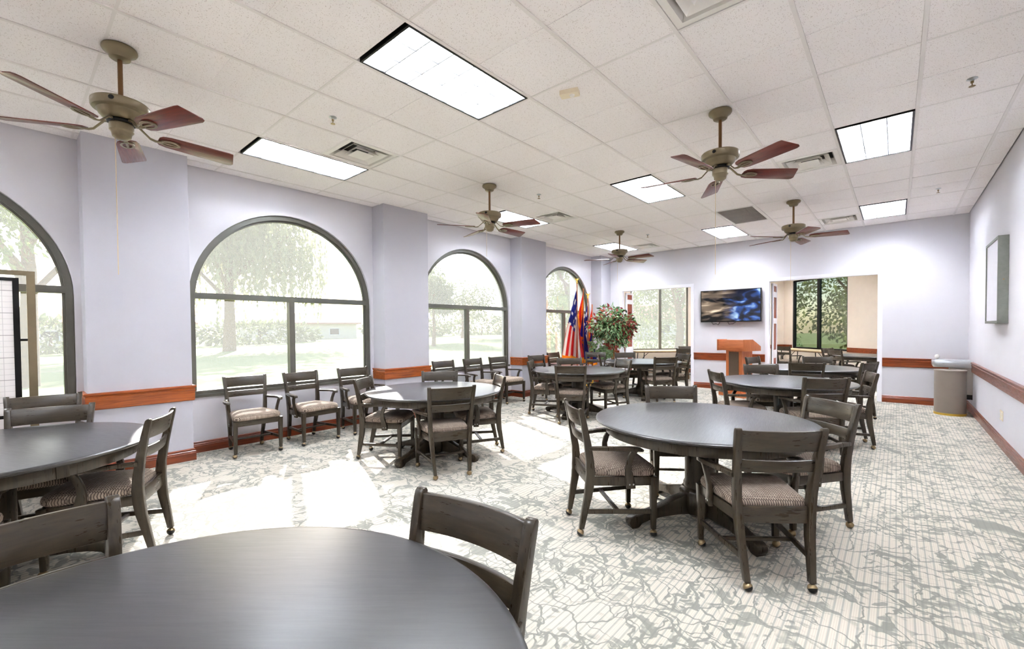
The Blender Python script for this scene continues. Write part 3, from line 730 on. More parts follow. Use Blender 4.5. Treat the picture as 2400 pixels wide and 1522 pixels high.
def chair_parts():
    P = []
    for s in (-1, 1):
        secs = []
        for z, hy, hx in ((.05, .017, .016), (.10, .019, .016), (.18, .022, .017), (.28, .026, .018), (.36, .029, .018), (.44, .029, .018), (.52, .026, .018), (.65, .023, .017), (.78, .019, .017), (.855, .017, .017), (.876, .014, .017), (.885, .007, .0165)):
            x, y = s * back_x(z), back_y(z)
            secs.append([(x - hx, y - hy, z), (x + hx, y - hy, z), (x + hx, y + hy, z), (x - hx, y + hy, z)])
        P.append(('rear_leg', loft('rear_leg', secs, .0025), 'espresso', None, None))
        secs = []
        for z, h in ((.05, .0155), (.2, .0185), (.36, .022), (.41, .023)):
            x, y = s * .235, .215
            secs.append([(x - h, y - h, z), (x + h, y - h, z), (x + h, y + h, z), (x - h, y + h, z)])
        P.append(('front_leg', loft('front_leg', secs, .0025), 'espresso', None, None))
    def curved(nm, z0, z1, sag, th, wide=.0, ins=.012):
        secs = []
        for k in range(11):
            f = -1 + 2 * k / 10; sec = []
            for z, side in ((z0, -1), (z0, 1), (z1, 1), (z1, -1)):
                x = f * (back_x((z0 + z1) / 2) - ins); y = back_y(z) - sag * (1 - f * f) + side * th / 2
                sec.append((x, y, z))
            secs.append(sec)
        return loft(nm, secs, .003)
    P.append(('top_rail', curved('top_rail', .757, .872, .028, .020), 'espresso_x', None, None))
    P.append(('mid_rail', curved('mid_rail', .638, .706, .024, .018), 'espresso_x', None, None))
    P.append(('rear_rail', curved('rear_rail', .352, .440, .006, .024), 'espresso_x', None, None))
    P.append(('front_rail', box('front_rail', (-.215, .206, .352), (.215, .228, .412), .002), 'espresso_x', None, None))
    for s in (-1, 1):
        P.append(('side_rail', loft('side_rail', [[(s * x + a, y, z) for a, z in ((-.011, .352), (.011, .352), (.011, .412), (-.011, .412))] for x, y in ((.192, -.195), (.212, -.06), (.226, .08), (.234, .196))], .002), 'espresso', None, None))
    ol = rounded_poly([(-.192, -.192, .03), (-.262, .25, .085), (.262, .25, .085), (.192, -.192, .03)][::-1])
    rings = [(.965, .413), (1.0, .424), (1.008, .440), (.992, .456), (.95, .470), (.86, .482), (.70, .491), (.45, .497), (.2, .499)]
    secs = [[(x * s_, .02 + (y - .02) * s_, z) for x, y in ol] for s_, z in rings]
    P.append(('seat_cushion', loft('seat_cushion', secs, 0, smooth=60), 'seat_fabric', None, None))
    for s in (-1, 1):
        path = [(.214, -.225, .612, .034), (.228, -.16, .613, .036), (.252, -.09, .615, .040), (.274, -.02, .617, .046), (.283, .05, .617, .05), (.280, .095, .613, .05), (.274, .12, .606, .04), (.270, .132, .600, .022)]
        secs = []
        for i, (x, y, z, w_) in enumerate(path):
            h = .013 if i < 6 else (.011 if i == 6 else .006)
            secs.append([(s * (x - w_ / 2), y, z - h), (s * (x + w_ / 2), y, z - h), (s * (x + w_ / 2), y, z + h), (s * (x - w_ / 2), y, z + h)])
        P.append(('armrest', loft('armrest', secs, .004), 'espresso', None, None))
        secs = []
        for x, y, z, hy, hx in ((.272, .075, .606, .022, .013), (.270, .05, .57, .020, .012), (.262, .034, .52, .019, .012), (.252, .032, .47, .022, .012), (.246, .042, .42, .027, .012), (.245, .05, .38, .03, .012), (.245, .054, .338, .03, .012)):
            secs.append([(s * (x - hx), y - hy, z), (s * (x + hx), y - hy, z), (s * (x + hx), y + hy, z), (s * (x - hx), y + hy, z)])
        P.append(('arm_support', loft('arm_support', secs, .003), 'espresso', None, None)); pi_ = len(P) - 1
        for dy in (-.012, .014):
            P.append(('bolt', lathe('bolt', [(0, .003), (.004, .0028), (.006, .0), (0, 0)], 10) if dy < 0 and s < 0 else 'BOLT', 'steel', pi_, ('bolt', s, dy)))
        P.append(('stretcher', beam('stretcher', (s * .181, -.240, .17), (s * .235, .20, .17), .018, .030), 'espresso', None, None))
    P.append(('stretcher', beam('stretcher', (-.2, -.02, .168), (.2, -.02, .168), .028, .018), 'espresso_x', None, None))
    return P
CHP = chair_parts()
bolt_me = next(p[1] for p in CHP if p[0] == 'bolt' and p[1] != 'BOLT')
ball_me = lathe('caster_wheel', [(0.0, -.0235)] + [(.0235 * math.sin(PI * k / 12), -.0235 * math.cos(PI * k / 12)) for k in range(1, 12)] + [(0, .0235)], 16, 60)
def hood():
    prof = [(.0255 * math.sin(R(a)), .0255 * math.cos(R(a))) for a in (0, 20, 40, 60, 80, 95)]
    me = lathe('caster_hood', [(0, prof[0][1])] + prof[1:] + [(.0243, -.002), (.012, .021), (0, .0215)], 16, 50)
    return me
hood_me = hood(); stem_me = tube('caster_stem', [(0, 0, .024), (0, 0, .058)], .0055, 8)
CAST = [(-.170, -.270), (.170, -.270), (-.235, .215), (.235, .215)]
def chair(x, y, face, label, group, name='armchair', small=False):
    """x, y: middle of the top rail; face: heading of the sitter in degrees"""
    th = R(face); dx, dy = math.cos(th), math.sin(th)
    o = thing(name, label, 'chair', (x + .286 * dx, y + .286 * dy, 0), th - PI / 2, group)
    made = []
    for nm, me, mt, par, loc in CHP:
        if nm == 'bolt':
            if small: made.append(None); continue
            q = obj('bolt', bolt_me, mt, made[par], (loc[1] * .257, .054 + loc[2], .368)); q.rotation_euler = (0, loc[1] * PI / 2, 0)
        else: q = obj(nm, me, mt, o if par is None else made[par])
        made.append(q)
    rnd = random.Random(round(x * 100 + y * 1000))
    for cx, cy in CAST:
        a = rnd.uniform(0, 2 * PI)
        c = obj('caster', stem_me, 'brass', o, (cx, cy, 0))
        w_ = obj('caster_wheel', ball_me, 'rubber_black', c, (.008 * math.cos(a), .008 * math.sin(a), .0238))
        h_ = obj('caster_hood', hood_me, 'brass', c, (.008 * math.cos(a), .008 * math.sin(a), .0238)); h_.rotation_euler = (0, R(35), a + PI)
    return o

TZ = .745
def table_parts():
    P = []
    P.append(('tabletop', lathe('tabletop', [(0, TZ), (.744, TZ), (.756, TZ - .002), (.762, TZ - .008), (.761, TZ - .014), (.748, TZ - .026), (.735, TZ - .030), (0, TZ - .030)], 96, 50), 'tabletop_stain', None, None))
    n = 40
    for s in (0, 1):
        secs = []
        for k in range(n + 1):
            a = R(.5) + (PI - R(1.0)) * k / n + s * PI; c, d = math.cos(a), math.sin(a)
            secs.append([(.664 * c, .664 * d, .642), (.688 * c, .688 * d, .642), (.688 * c, .688 * d, TZ - .0295), (.664 * c, .664 * d, TZ - .0295)])
        P.append(('apron', loft('apron', secs, .001, smooth=30), 'espresso', None, None))
    for s in (1, -1):
        P.append(('apron_block', box('apron_block', (s * .675 - .016, -.028, .640), (s * .675 + .016, .028, TZ - .0295), .002), 'espresso', None, None))
    P.append(('pedestal', lathe('pedestal', [(0, .24), (.118, .24), (.118, .27), (.108, .29), (.108, .66), (.16, .69), (.19, TZ - .0295), (0, TZ - .0295)], 40), 'espresso', None, None))
    secs = []
    for r, z in ((.10, .035), (.135, .06), (.150, .12), (.150, .22), (.128, .245)):
        secs.append([(r * math.cos(R(22.5 + 45 * k)), r * math.sin(R(22.5 + 45 * k)), z) for k in range(8)])
    P.append(('pedestal_block', loft('pedestal_block', secs, .003, smooth=30), 'espresso', None, None))
    def foot():
        top = [(.12, .205), (.22, .180), (.34, .138), (.46, .098), (.53, .083), (.565, .080), (.590, .066), (.597, .045), (.590, .022), (.578, .008)]
        bot = [(.12, .055), (.22, .062), (.34, .060), (.44, .048), (.50, .030), (.52, .010), (.53, .004), (.545, .002), (.56, .001), (.578, .0)]
        w_ = .036
        secs = [[(xt, -w_, zt), (xt, w_, zt), (xb_, w_, zb), (xb_, -w_, zb)] for (xt, zt), (xb_, zb) in zip(top, bot)]
        return loft('foot', secs, .003, smooth=45)
    fm = foot()
    for k in range(4): P.append(('foot', fm, 'espresso', None, k))
    return P
TBP = table_parts()
def table(x, y, rz, label, group='round pedestal tables', name='round_table'):
    o = thing(name, label, 'table', (x, y, 0), R(rz), group)
    for nm, me, mt, par, k in TBP:
        q = obj(nm, me, mt, o)
        if nm == 'foot': q.rotation_euler = (0, 0, R(45) + k * PI / 2)
    return o

TABS = {
 'T1': (-1.095, 3.38, 100, 'large dark round table right of centre, nearest whole table'),
 'T2': (-1.035, .103, 40, 'dark round table filling the bottom left foreground'),
 'T3': (-4.01, -.08, 23, 'dark round table at the left edge before the first pier'),
 'T4': (-3.965, 3.20, 55, 'dark round table with sunlight on it before the second pier'),
 'T5': (-4.0, 6.265, 55, 'dark round table by the third pier in front of the flags'),
 'T6': (-1.07, 6.44, 100, 'second dark round table from the camera on the right side'),
 'T7': (-1.13, 8.85, 100, 'dark round table beside the lectern, nearest the right opening'),
 'T8': (-3.95, 8.65, 70, 'dark round table in front of the left opening and potted tree'),
}
for k, (x, y, rz, lab) in TABS.items(): table(x, y, rz, lab)
CH = [
 (-.456, 2.69, 128, 'dark armchair with its back to the camera, nearest side of the large right-centre table', 1),
 (-1.757, 2.675, 47, 'dark armchair on the left side of the large right-centre table', 1),
 (-1.60, 4.10, -55, 'dark armchair on the far side of the large right-centre table', 1),
 (-.357, 4.0, -132, 'dark armchair on the right side of the large right-centre table', 1),
 (-.995, .945, -84, 'dark armchair tucked to the far edge of the bottom foreground table', 2),
 (-1.905, .00, 8, 'dark armchair at lower left, between the two nearest tables', 2),
 (-3.676, .674, 243, 'dark armchair on the right of the left-edge table, sunlit back', 3),
 (-4.72, .215, -16, 'dark armchair on the window side of the left-edge table', 3),
 (-3.23, -.42, 160, 'dark armchair cut by the left edge, near side of left-edge table', 3),
 (-3.183, 2.781, 155, 'dark armchair with its back to us at the sunlit table', 4),
 (-4.587, 2.667, 37, 'dark armchair on the left of the sunlit table, sun on seat', 4),
 (-4.52, 3.74, -42, 'dark armchair on the window side of the sunlit table', 4),
 (-3.535, 3.84, -124, 'dark armchair on the right side of the sunlit table', 4),
 (-3.613, 5.453, 120, 'dark armchair with its back to us at the table before the flags', 5),
 (-4.70, 5.86, 28, 'dark armchair on the left of the table before the flags', 5),
 (-4.616, 6.922, -50, 'dark armchair on the far side of the table before the flags', 5),
 (-3.56, 7.03, -120, 'dark armchair on the right of the table before the flags', 5),
 (-.551, 5.705, 126, 'dark armchair with its back to us at the second right-side table', 6),
 (-1.704, 5.801, 36, 'dark armchair on the left of the second right-side table', 6),
 (-1.491, 7.235, -58, 'dark armchair on the far side of the second right-side table', 6),
 (-.213, 6.715, -165, 'dark armchair on the right of the second right-side table', 6),
 (-1.02, 7.955, 108, 'dark armchair with its back to us at the lectern-side table', 7),
 (-2.0, 9.03, -15, 'dark armchair on the left of the lectern-side table', 7),
 (-1.09, 9.749, -70, 'dark armchair on the far side of the lectern-side table', 7),
 (-.29, 8.52, 158, 'dark armchair on the right of the lectern-side table', 7),
 (-3.241, 8.096, 140, 'dark armchair with its back to us at the left-opening table', 8),
 (-4.72, 8.2, 30, 'dark armchair on the left of the left-opening table', 8),
 (-4.644, 9.223, -45, 'dark armchair on the far side of the left-opening table', 8),
 (-3.365, 9.334, -125, 'dark armchair on the right of the left-opening table', 8),
]
GN = {1: 'the right-centre table', 2: 'the foreground table', 3: 'the left-edge table', 4: 'the sunlit table', 5: 'the table before the flags', 6: 'the second right-side table', 7: 'the lectern-side table', 8: 'the left-opening table'}
for x, y, f, lab, g in CH: chair(x, y, f, lab, 'armchairs at ' + GN[g], small=g > 4)
WCH = [(-5.62, .215, -6, 'dark armchair before the board under the leftmost window'),
 (-6.03, 1.92, -3, 'dark armchair left of three under the big central window'), (-6.01, 2.58, 5, 'dark armchair middle of three under the big central window'), (-6.02, 3.34, -2, 'dark armchair right of three under the big central window'),
 (-6.02, 5.05, -2, 'dark armchair left of three under the third window'), (-6.02, 5.76, 0, 'dark armchair middle of three under the third window'), (-6.02, 6.46, -4, 'dark armchair right of three under the third window'),
 (-5.68, 7.28, -6, 'dark armchair with its back to the third pier'), (-6.02, 8.35, 0, 'dark armchair under the last window, reddish sunlit back'), (-5.30, 9.05, -62, 'dark armchair standing in front of the flags')]
for x, y, f, lab in WCH: chair(x, y, f, lab, 'armchairs lined up along the window wall', small=y > 4)

# ------------------------------------------------------------------ bay room furniture
table(-.42, 13.3, 10, 'dark round table seen through the right opening', 'tables in the bay room')
BCH = [(-1.1, 12.75, 40, 'dark armchair with its back to us through the right opening'), (-1.33, 13.75, -25, 'dark armchair behind the round table through the right opening'), (-.05, 14.15, -105, 'dark armchair at the right edge of the right opening'),
       (-2.45, 14.55, 60, 'dark armchair beside the long table through the right opening'), (-.08, 12.3, 100, 'dark armchair low behind the right casing of the right opening'),
       (-4.75, 13.35, -40, 'dark olive-lit armchair at the small table through the left opening'), (-4.2, 11.8, 100, 'dark armchair nearest in the left opening beyond the far table')]
for x, y, f, lab in BCH: chair(x, y, f, lab, 'armchairs in the bay room', small=True)
def folding_table(ax, ay, bx, by, label):
    a, b = Vector((ax, ay)), Vector((bx, by)); L = (b - a).length; c = (a + b) / 2; ang = math.atan2(b.y - a.y, b.x - a.x)
    o = thing('folding_table', label, 'table', (c.x, c.y, 0), ang, 'long folding tables in the bay room')
    obj('tabletop', box('tabletop', (-L / 2, -.33, .715), (L / 2, .33, .742), .004), 'table_tan', o)
    obj('edge_band', box('edge_band', (-L / 2 + .01, -.325, .685), (L / 2 - .01, .325, .714), .003), 'bark', o)
    for s in (-1, 1):
        x = s * (L / 2 - .28)
        for sy in (-.27, .27): obj('leg', tube('leg', [(x, sy, .69), (x + s * .03, sy, .35), (x + s * .03, sy, .0)], .0125, 8), 'black_metal', o)
        obj('leg_brace', tube('leg_brace', [(x + s * .028, -.27, .12), (x + s * .028, .27, .12)], .01, 8), 'black_metal', o)
        obj('leg_brace', tube('leg_brace', [(x - s * .25, 0, .685), (x - s * .1, 0, .56), (x + s * .028, 0, .40), (x + s * .028, 0, .12)], .009, 8), 'black_metal', o)
folding_table(-6.1, 12.60, -4.75, 13.95, 'long tan folding table under the window in the left opening')
folding_table(-2.75, 16.55, -1.35, 15.15, 'long tan folding table under the window in the right opening')
ft = thing('square_table', 'small pale square table in the left opening', 'table', (-4.3, 12.95, 0), R(40))
obj('tabletop', box('tabletop', (-.42, -.42, .72), (.42, .42, .75), .006), 'table_tan', ft)
for sx in (-1, 1):
    for sy in (-1, 1): obj('leg', box('leg', (sx * .37 - .02, sy * .37 - .02, 0), (sx * .37 + .02, sy * .37 + .02, .72), .003), 'bark', ft)

# ------------------------------------------------------------------ far wall: tv, lectern, bin, drinking fountain
tv = thing('television', 'black flat television mounted on the far wall above the lectern', 'television', (-2.843, YF - .075, 1.915), 0)
obj('cabinet', box('cabinet', (-.632, -.02, -.365), (.632, .03, .365), .006), 'rubber_black', tv)
obj('screen', box('screen', (-.615, -.0215, -.342), (.615, -.0195, .350)), 'tv_screen', tv)
obj('wall_bracket', box('wall_bracket', (-.2, .03, -.15), (.2, .0745, .15), .004), 'black_metal', tv)
obj('lower_bezel', box('lower_bezel', (-.625, -.0235, -.363), (.625, -.0195, -.346), .001), 'black_metal', tv)
for pts in ([(-.4, .02, -.36), (-.36, .0, -.42), (-.30, .01, -.40), (-.25, 0, -.43), (-.22, .02, -.37)], [(-.05, .02, -.36), (-.02, .0, -.42), (.06, .01, -.41), (.12, .02, -.37)]):
    obj('cable', tube('cable', pts, .006, 6), 'rubber_black', tv)
lec = thing('lectern', 'orange wood lectern with dark speaker cloth on its column', 'lectern', (-2.47, 9.98, 0), R(-25))
# local -y is the front that faces the audience
W2 = .30
obj('base', box('base', (-.30, -.22, 0), (.30, .26, .09), .008), 'lectern_oak_x', lec)
bm = bmesh.new(); box_bm(bm, (-.19, -.13, .09), (.19, .17, .95)); bevel_bm(bm, .006)
obj('column', bm_mesh('column', bm, 40), 'lectern_oak', lec)
obj('speaker_cloth', box('speaker_cloth', (-.115, -.136, .14), (.115, -.128, .92), .002), 'speaker_cloth', lec)
prof = [(-.24, .95), (.25, .95), (.25, 1.03), (.02, 1.165), (-.24, 1.165)]
obj('desk', loft('desk', [[(-W2, y, z) for y, z in prof], [(W2, y, z) for y, z in prof]], .006), 'lectern_oak_x', lec)
for s in (-1, 1): obj('desk_side', loft('desk_side', [[(s * W2, y, z) for y, z in [(-.25, .942), (.258, .942), (.258, 1.035), (.022, 1.175), (-.25, 1.175)]], [(s * (W2 + .018), y, z) for y, z in [(-.25, .942), (.258, .942), (.258, 1.035), (.022, 1.175), (-.25, 1.175)]]], .004), 'lectern_oak', lec)

bin_ = thing('trash_bin', 'taupe cylindrical trash bin with a round top opening and gold base', 'trash bin', (.655, 9.93, 0))
obj('body', lathe('body', [(0, .035), (.186, .035), (.188, .04), (.188, .69), (0, .69)], 48), 'bin_taupe', bin_)
obj('lid', lathe('lid', [(0.075, .69), (.188, .69), (.193, .695), (.193, .712), (.188, .716), (.085, .722), (.075, .718), (.075, .69)], 48), 'bin_taupe', bin_)
obj('opening', lathe('opening', [(0, .700), (.0745, .700), (.0745, .692), (0, .692)], 32), 'duct_dark', bin_)
obj('base_band', lathe('base_band', [(0, 0), (.192, 0), (.192, .034), (0, .034)], 48), 'gold', bin_)

df = thing('drinking_fountain', 'stainless wall-hung drinking fountain behind the trash bin', 'drinking fountain', (XR - .001, 10.38, 0))
ol = rounded_poly([(-.475, -.20, .06), (0, -.20, .01), (0, .2, .01), (-.475, .2, .06)])
obj('basin', loft('basin', [[(x * .97, y * .96, .735) for x, y in ol], [(x, y, .76) for x, y in ol], [(x, y, .835) for x, y in ol], [(x * .985, y * .97, .845) for x, y in ol]], 0, smooth=40), 'steel', df)
obj('splash_rim', loft('splash_rim', [[(x * .9 - .01, y * .85, .844) for x, y in ol], [(x * .86 - .02, y * .78, .858) for x, y in ol]], 0, smooth=40), 'steel', df)
bb = obj('bubbler', lathe('bubbler', [(0, .84), (.016, .84), (.016, .87), (.03, .885), (.034, .905), (.026, .93), (0, .94)], 20), 'white_plastic', df, (-.41, 0, 0))
obj('push_bar', box('push_bar', (-.36, -.212, .775), (-.23, -.199, .808), .006, 3), 'steel', df)
obj('cabinet', box('cabinet', (-.26, -.17, .30), (0, .17, .736), .01), 'grille_grey', df)
obj('shroud', box('shroud', (-.22, -.15, .22), (0, .15, .30), .006), 'black_metal', df)

# right wall: shallow display case and outlets
dc = thing('display_case', 'shallow grey framed display case with white face on the right wall', 'display case', (XR - .001, 7.75, 1.935))
bm = bmesh.new()
for lo, hi in (((-.085, -.45, -.49), (0, -.42, .49)), ((-.085, .42, -.49), (0, .45, .49)), ((-.085, -.42, -.49), (0, .42, -.46)), ((-.085, -.42, .46), (0, .42, .49))): box_bm(bm, lo, hi)
obj('case_frame', bm_mesh('case_frame', bm), 'case_grey', dc)
obj('backboard', box('backboard', (-.075, -.42, -.46), (-.002, .42, .46)), 'board_white', dc)
obj('lock', lathe('lock', [(0, 0), (.008, 0), (.008, .006), (0, .007)], 12), 'brass', dc, (-.04, -.45, 0)).rotation_euler = (R(90), 0, 0)
op = thing('wall_outlet', 'pair of almond outlet plates low on the right wall', 'outlet', (XR - .0005, 7.56, .37))
obj('plate', box('plate', (-.006, -.035, -.057), (0, .035, .057), .003), 'almond_plastic', op); pl2 = obj('plate', box('plate', (-.006, -.035, -.057), (0, .035, .057), .003), 'almond_plastic', op, (0, .10, .0))
for o_ in (0, .10):
    for z in (-.02, .02): obj('socket', box('socket', (-.0085, -.014, -.013), (-.004, .014, .013), .002), 'white_plastic', op, (0, o_, z))

# flip board by the left window
wb = thing('flip_board', 'rolling board with gridded sheet in an olive frame by the left window', 'board', (-5.98, -.61, 0))
# local y along the board; right post at y=+.78
obj('post', box('post', (-.02, .745, .09), (.02, .80, 1.985), .004), 'fan_bronze', wb); obj('post', box('post', (-.02, -.80, .09), (.02, -.745, 1.985), .004), 'fan_bronze', wb)
obj('top_bar', box('top_bar', (-.02, -.745, 1.945), (.02, .745, 1.985), .004), 'fan_bronze', wb)
obj('low_bar', box('low_bar', (-.02, -.745, .40), (.02, .745, .44), .004), 'fan_bronze', wb)
for s in (-1, 1): obj('foot', box('foot', (-.28, s * .7725 - .03, .04), (.28, s * .7725 + .03, .09), .005), 'fan_bronze', wb)
bm = bmesh.new()
for lo, hi in (((-.018, .66, .66), (.018, .70, 1.92)), ((-.018, -.70, .66), (.018, -.66, 1.92)), ((-.018, -.66, 1.89), (.018, .66, 1.92)), ((-.018, -.66, .66), (.018, .66, .69))): box_bm(bm, lo, hi)
obj('board_frame', bm_mesh('board_frame', bm), 'black_metal', wb)
pm = box('sheet', (-.66, -.011, .69), (.66, .011, 1.89)); so = obj('sheet', pm, 'grid_paper', wb); so.rotation_euler = (0, 0, R(90))
obj('pivot_knob', tube('pivot_knob', [(0, .70, 1.36), (0, .745, 1.36)], .011, 12), 'black_metal', wb)

# ------------------------------------------------------------------ flags
def flag(x, y, ztop, kind, label, ang, spread):
    o = thing('flag', label, 'flag', (x, y, 0), R(ang), 'flags on poles by the last window')
    obj('stand', lathe('stand', [(0, 0), (.14, 0), (.14, .015), (.10, .03), (.03, .05), (.022, .12), (0, .12)], 24), 'gold', o)
    obj('pole', tube('pole', [(0, 0, .05), (0, 0, ztop - .12)], .012, 10), 'lectern_oak', o)
    if kind == 'us':
        secs = []
        for z, r, e in ((-.12, .016, 1), (-.10, .024, 1), (-.085, .012, 1), (-.06, .02, .6), (-.03, .03, .5), (.0, .008, .5)):
            secs.append([(r * math.cos(2 * PI * k / 10), r * e * math.sin(2 * PI * k / 10), ztop + z) for k in range(10)])
        fin = obj('finial', loft('finial', secs, 0, smooth=60), 'gold', o)
        for s in (-1, 1): obj('finial_wing', loft('finial_wing', [[(s * .01, -.004, ztop - .06), (s * .01, .004, ztop - .06), (s * .01, .004, ztop - .03), (s * .01, -.004, ztop - .03)], [(s * .055, -.002, ztop - .01), (s * .055, .002, ztop - .01), (s * .06, .002, ztop + .015), (s * .06, -.002, ztop + .015)]], 0, smooth=None), 'gold', fin)
    else:
        obj('finial', lathe('finial', [(0, -.12), (.018, -.115), (.018, -.10), (.010, -.09), (.024, -.06), (.012, -.02), (0, .03)], 12), 'gold', o)
    # hanging cloth: hoist along the pole, fly edge fallen into folds
    NU, NV = 60, 44; hz = ztop - .14; hoist = .88; fly = 1.66 * (ztop / 2.6)
    def pos(u, v):
        # u along the fly, v along the hoist (1 top); the fly end has dropped and gathers in pleats
        a = Vector((.012, 0, hz - (1 - v) * hoist))
        w_ = (v - .30)
        b = Vector((-spread * w_ * 1.25, .02, hz - fly - .10 * (1 - v) - .05 * abs(math.sin(v * 6))))
        uu = u ** .72
        p = a.lerp(b, uu)
        f = math.sin(min(1, uu * 1.2) * PI / 2)
        p.y += .075 * f * math.sin(v * 5.2 * PI + .6); p.x += (.045 * math.cos(v * 5.2 * PI) - .03 * math.sin(uu * PI) * v) * f
        return p
    V = [pos(i / NU, j / NV) for i in range(NU + 1) for j in range(NV + 1)]; Fc = []; ids = []
    names = ['flag_red', 'flag_white', 'flag_blue', 'flag_gold', 'flag_copper']
    for i in range(NU):
        for j in range(NV):
            Fc.append((i * (NV + 1) + j, (i + 1) * (NV + 1) + j, (i + 1) * (NV + 1) + j + 1, i * (NV + 1) + j + 1))
            u, v = (i + .5) / NU, (j + .5) / NV
            if u > .965: ids.append(3); continue
            if kind == 'us':
                k = int((1 - v) * 13)
                if u < .40 and v > 6 / 13:
                    a_, b_ = int(u / .4 * 22), int((v - 6 / 13) / (7 / 13) * 18)
                    ids.append(1 if (a_ % 4 < 2 and b_ % 4 < 2) == ((a_ // 4 + b_ // 4) % 2 == 0) and a_ % 4 in (0, 1) and b_ % 4 in (0, 1) else 2)
                else: ids.append(0 if k % 2 == 0 else 1)
            else:
                du, dv = (u - .5) * 1.5, v - .5
                ang_ = math.atan2(dv, du) % (2 * PI); r_ = math.hypot(du, dv); star = .13 + .06 * math.cos(5 * (ang_ - PI / 2))
                if r_ < star: ids.append(4)
                elif dv < 0: ids.append(2)
                else: ids.append(0 if int(ang_ / PI * 13) % 2 == 0 else 3)
    me = bpy.data.meshes.new('cloth'); me.from_pydata([tuple(p) for p in V], [], Fc)
    for n_ in names: me.materials.append(MATS[n_])
    me.polygons.foreach_set('material_index', ids); smooth_mesh(me, 180)
    c = obj('cloth', me, None, o)
    md = c.modifiers.new('thickness', 'SOLIDIFY'); md.thickness = .003
    fr_ = [pos(1.0, j / NV) for j in range(NV + 1)]
    secs = [[(p.x, p.y - .003, p.z), (p.x, p.y + .003, p.z), (p.x, p.y + .003, p.z - .045), (p.x, p.y - .003, p.z - .045)] for p in fr_]
    obj('fringe', loft('fringe', secs, 0, smooth=None), 'flag_gold', o)
flag(-5.74, 8.96, 2.62, 'us', 'front stars and stripes flag with gold eagle finial on a pole', 58, .44)
flag(-5.74, 9.24, 2.52, 'az', 'front flag with red and gold rays and blue lower half', 58, .40)
flag(-5.82, 9.58, 2.30, 'us', 'rear stars and stripes flag with white spear finial', 58, .34)
flag(-5.83, 9.80, 2.16, 'az', 'rear flag with red and gold rays beside the potted tree', 55, .32)

# ------------------------------------------------------------------ potted ficus
fp = thing('potted_tree', 'leafy potted tree with green and red leaves beside the flags', 'plant', (-5.19, 9.66, 0))
obj('pot', lathe('pot', [(0, 0), (.15, 0), (.16, .02), (.20, .34), (.215, .36), (.215, .39), (.20, .395), (.19, .37), (0, .36)], 32), 'pot_metal', fp)
obj('soil', lathe('soil', [(0, .376), (.188, .374), (.188, .362), (0, .362)], 24), 'soil', fp)
rn = random.Random(3)
for k, (pts, r) in enumerate([([(0, 0, .37), (.03, .01, .7), (.06, -.02, 1.0), (.03, 0, 1.35)], .022), ([(.02, .02, .37), (-.03, .03, .7), (-.1, .0, 1.0), (-.2, .02, 1.4)], .017), ([(-.02, -.02, .37), (.05, -.04, .72), (.18, -.05, 1.05), (.3, 0, 1.4)], .016), ([(.03, 0, .95), (.0, .1, 1.3), (.05, .18, 1.6)], .012)]):
    obj('stem', tube('stem', pts, [r, r * .85, r * .7, r * .45][:len(pts)], 8), 'ficus_bark', fp)
def leaf_cloud(name, n, center, rad, size, rnd, shell=.55, droop=.0, lo_cut=-9, aspect=2.0, jitter=.0):
    V = []; Fc = []
    while len(Fc) < n * 2:
        d = Vector((rnd.gauss(0, 1), rnd.gauss(0, 1), rnd.gauss(0, 1))).normalized(); r = shell + (1 - shell) * rnd.random() ** .6
        p = Vector((center[0] + d.x * rad[0] * r, center[1] + d.y * rad[1] * r, center[2] + d.z * rad[2] * r))
        if p.z < lo_cut: continue
        s = size * rnd.uniform(.6, 1.25)
        dirv = (d * (1 - droop) + Vector((0, 0, -1)) * (droop + .35) + Vector((rnd.uniform(-1, 1), rnd.uniform(-1, 1), rnd.uniform(-1, 1))) * .6).normalized()
        side = dirv.cross(Vector((rnd.uniform(-1, 1), rnd.uniform(-1, 1), rnd.uniform(-1, 1))))
        if side.length < .05: continue
        side.normalize(); nrm = side.cross(dirv)
        i = len(V); w_ = s / aspect
        V += [p, p + dirv * s * .5 + side * w_ * .5 + nrm * s * .06, p + dirv * s - nrm * s * .08, p + dirv * s * .5 - side * w_ * .5 + nrm * s * .06]
        Fc += [(i, i + 1, i + 2), (i, i + 2, i + 3)]
    me = bpy.data.meshes.new(name); me.from_pydata([tuple(v) for v in V], [], Fc); return me
def lobed(nm, n, lobes, size, rnd, mat):
    V = []; Fc = []
    for c, r in lobes:
        me = leaf_cloud('x', n // len(lobes), c, r, size, rnd, .25, .2, aspect=2.2)
        i0 = len(V); V += [v.co.copy() for v in me.vertices]; Fc += [tuple(i0 + q for q in p.vertices) for p in me.polygons]; bpy.data.meshes.remove(me)
    me = bpy.data.meshes.new(nm); me.from_pydata([tuple(v) for v in V], [], Fc)
    o = obj(nm, me, mat, fp); o['kind'] = 'stuff'
LOB = [((-.05, 0, 1.72), (.34, .32, .28)), ((-.28, -.05, 1.48), (.30, .30, .28)), ((.26, .02, 1.5), (.32, .3, .3)), ((.0, -.2, 1.4), (.34, .25, .3)), ((.0, .22, 1.45), (.3, .25, .3)), ((.18, -.05, 1.2), (.26, .25, .2))]
lobed('green_leaves', 1100, LOB, .115, rn, 'ficus_green'); lobed('dark_leaves', 700, LOB, .115, rn, 'ficus_dark')
lobed('red_leaves', 760, LOB[:3] + [((.42, .0, 1.42), (.16, .2, .22)), ((.05, -.1, 1.12), (.2, .2, .18))], .10, rn, 'ficus_red')
lobed('low_leaves', 330, [((-.30, -.05, 1.02), (.24, .24, .24)), ((-.2, -.05, .84), (.18, .18, .12))], .12, rn, 'ficus_green')

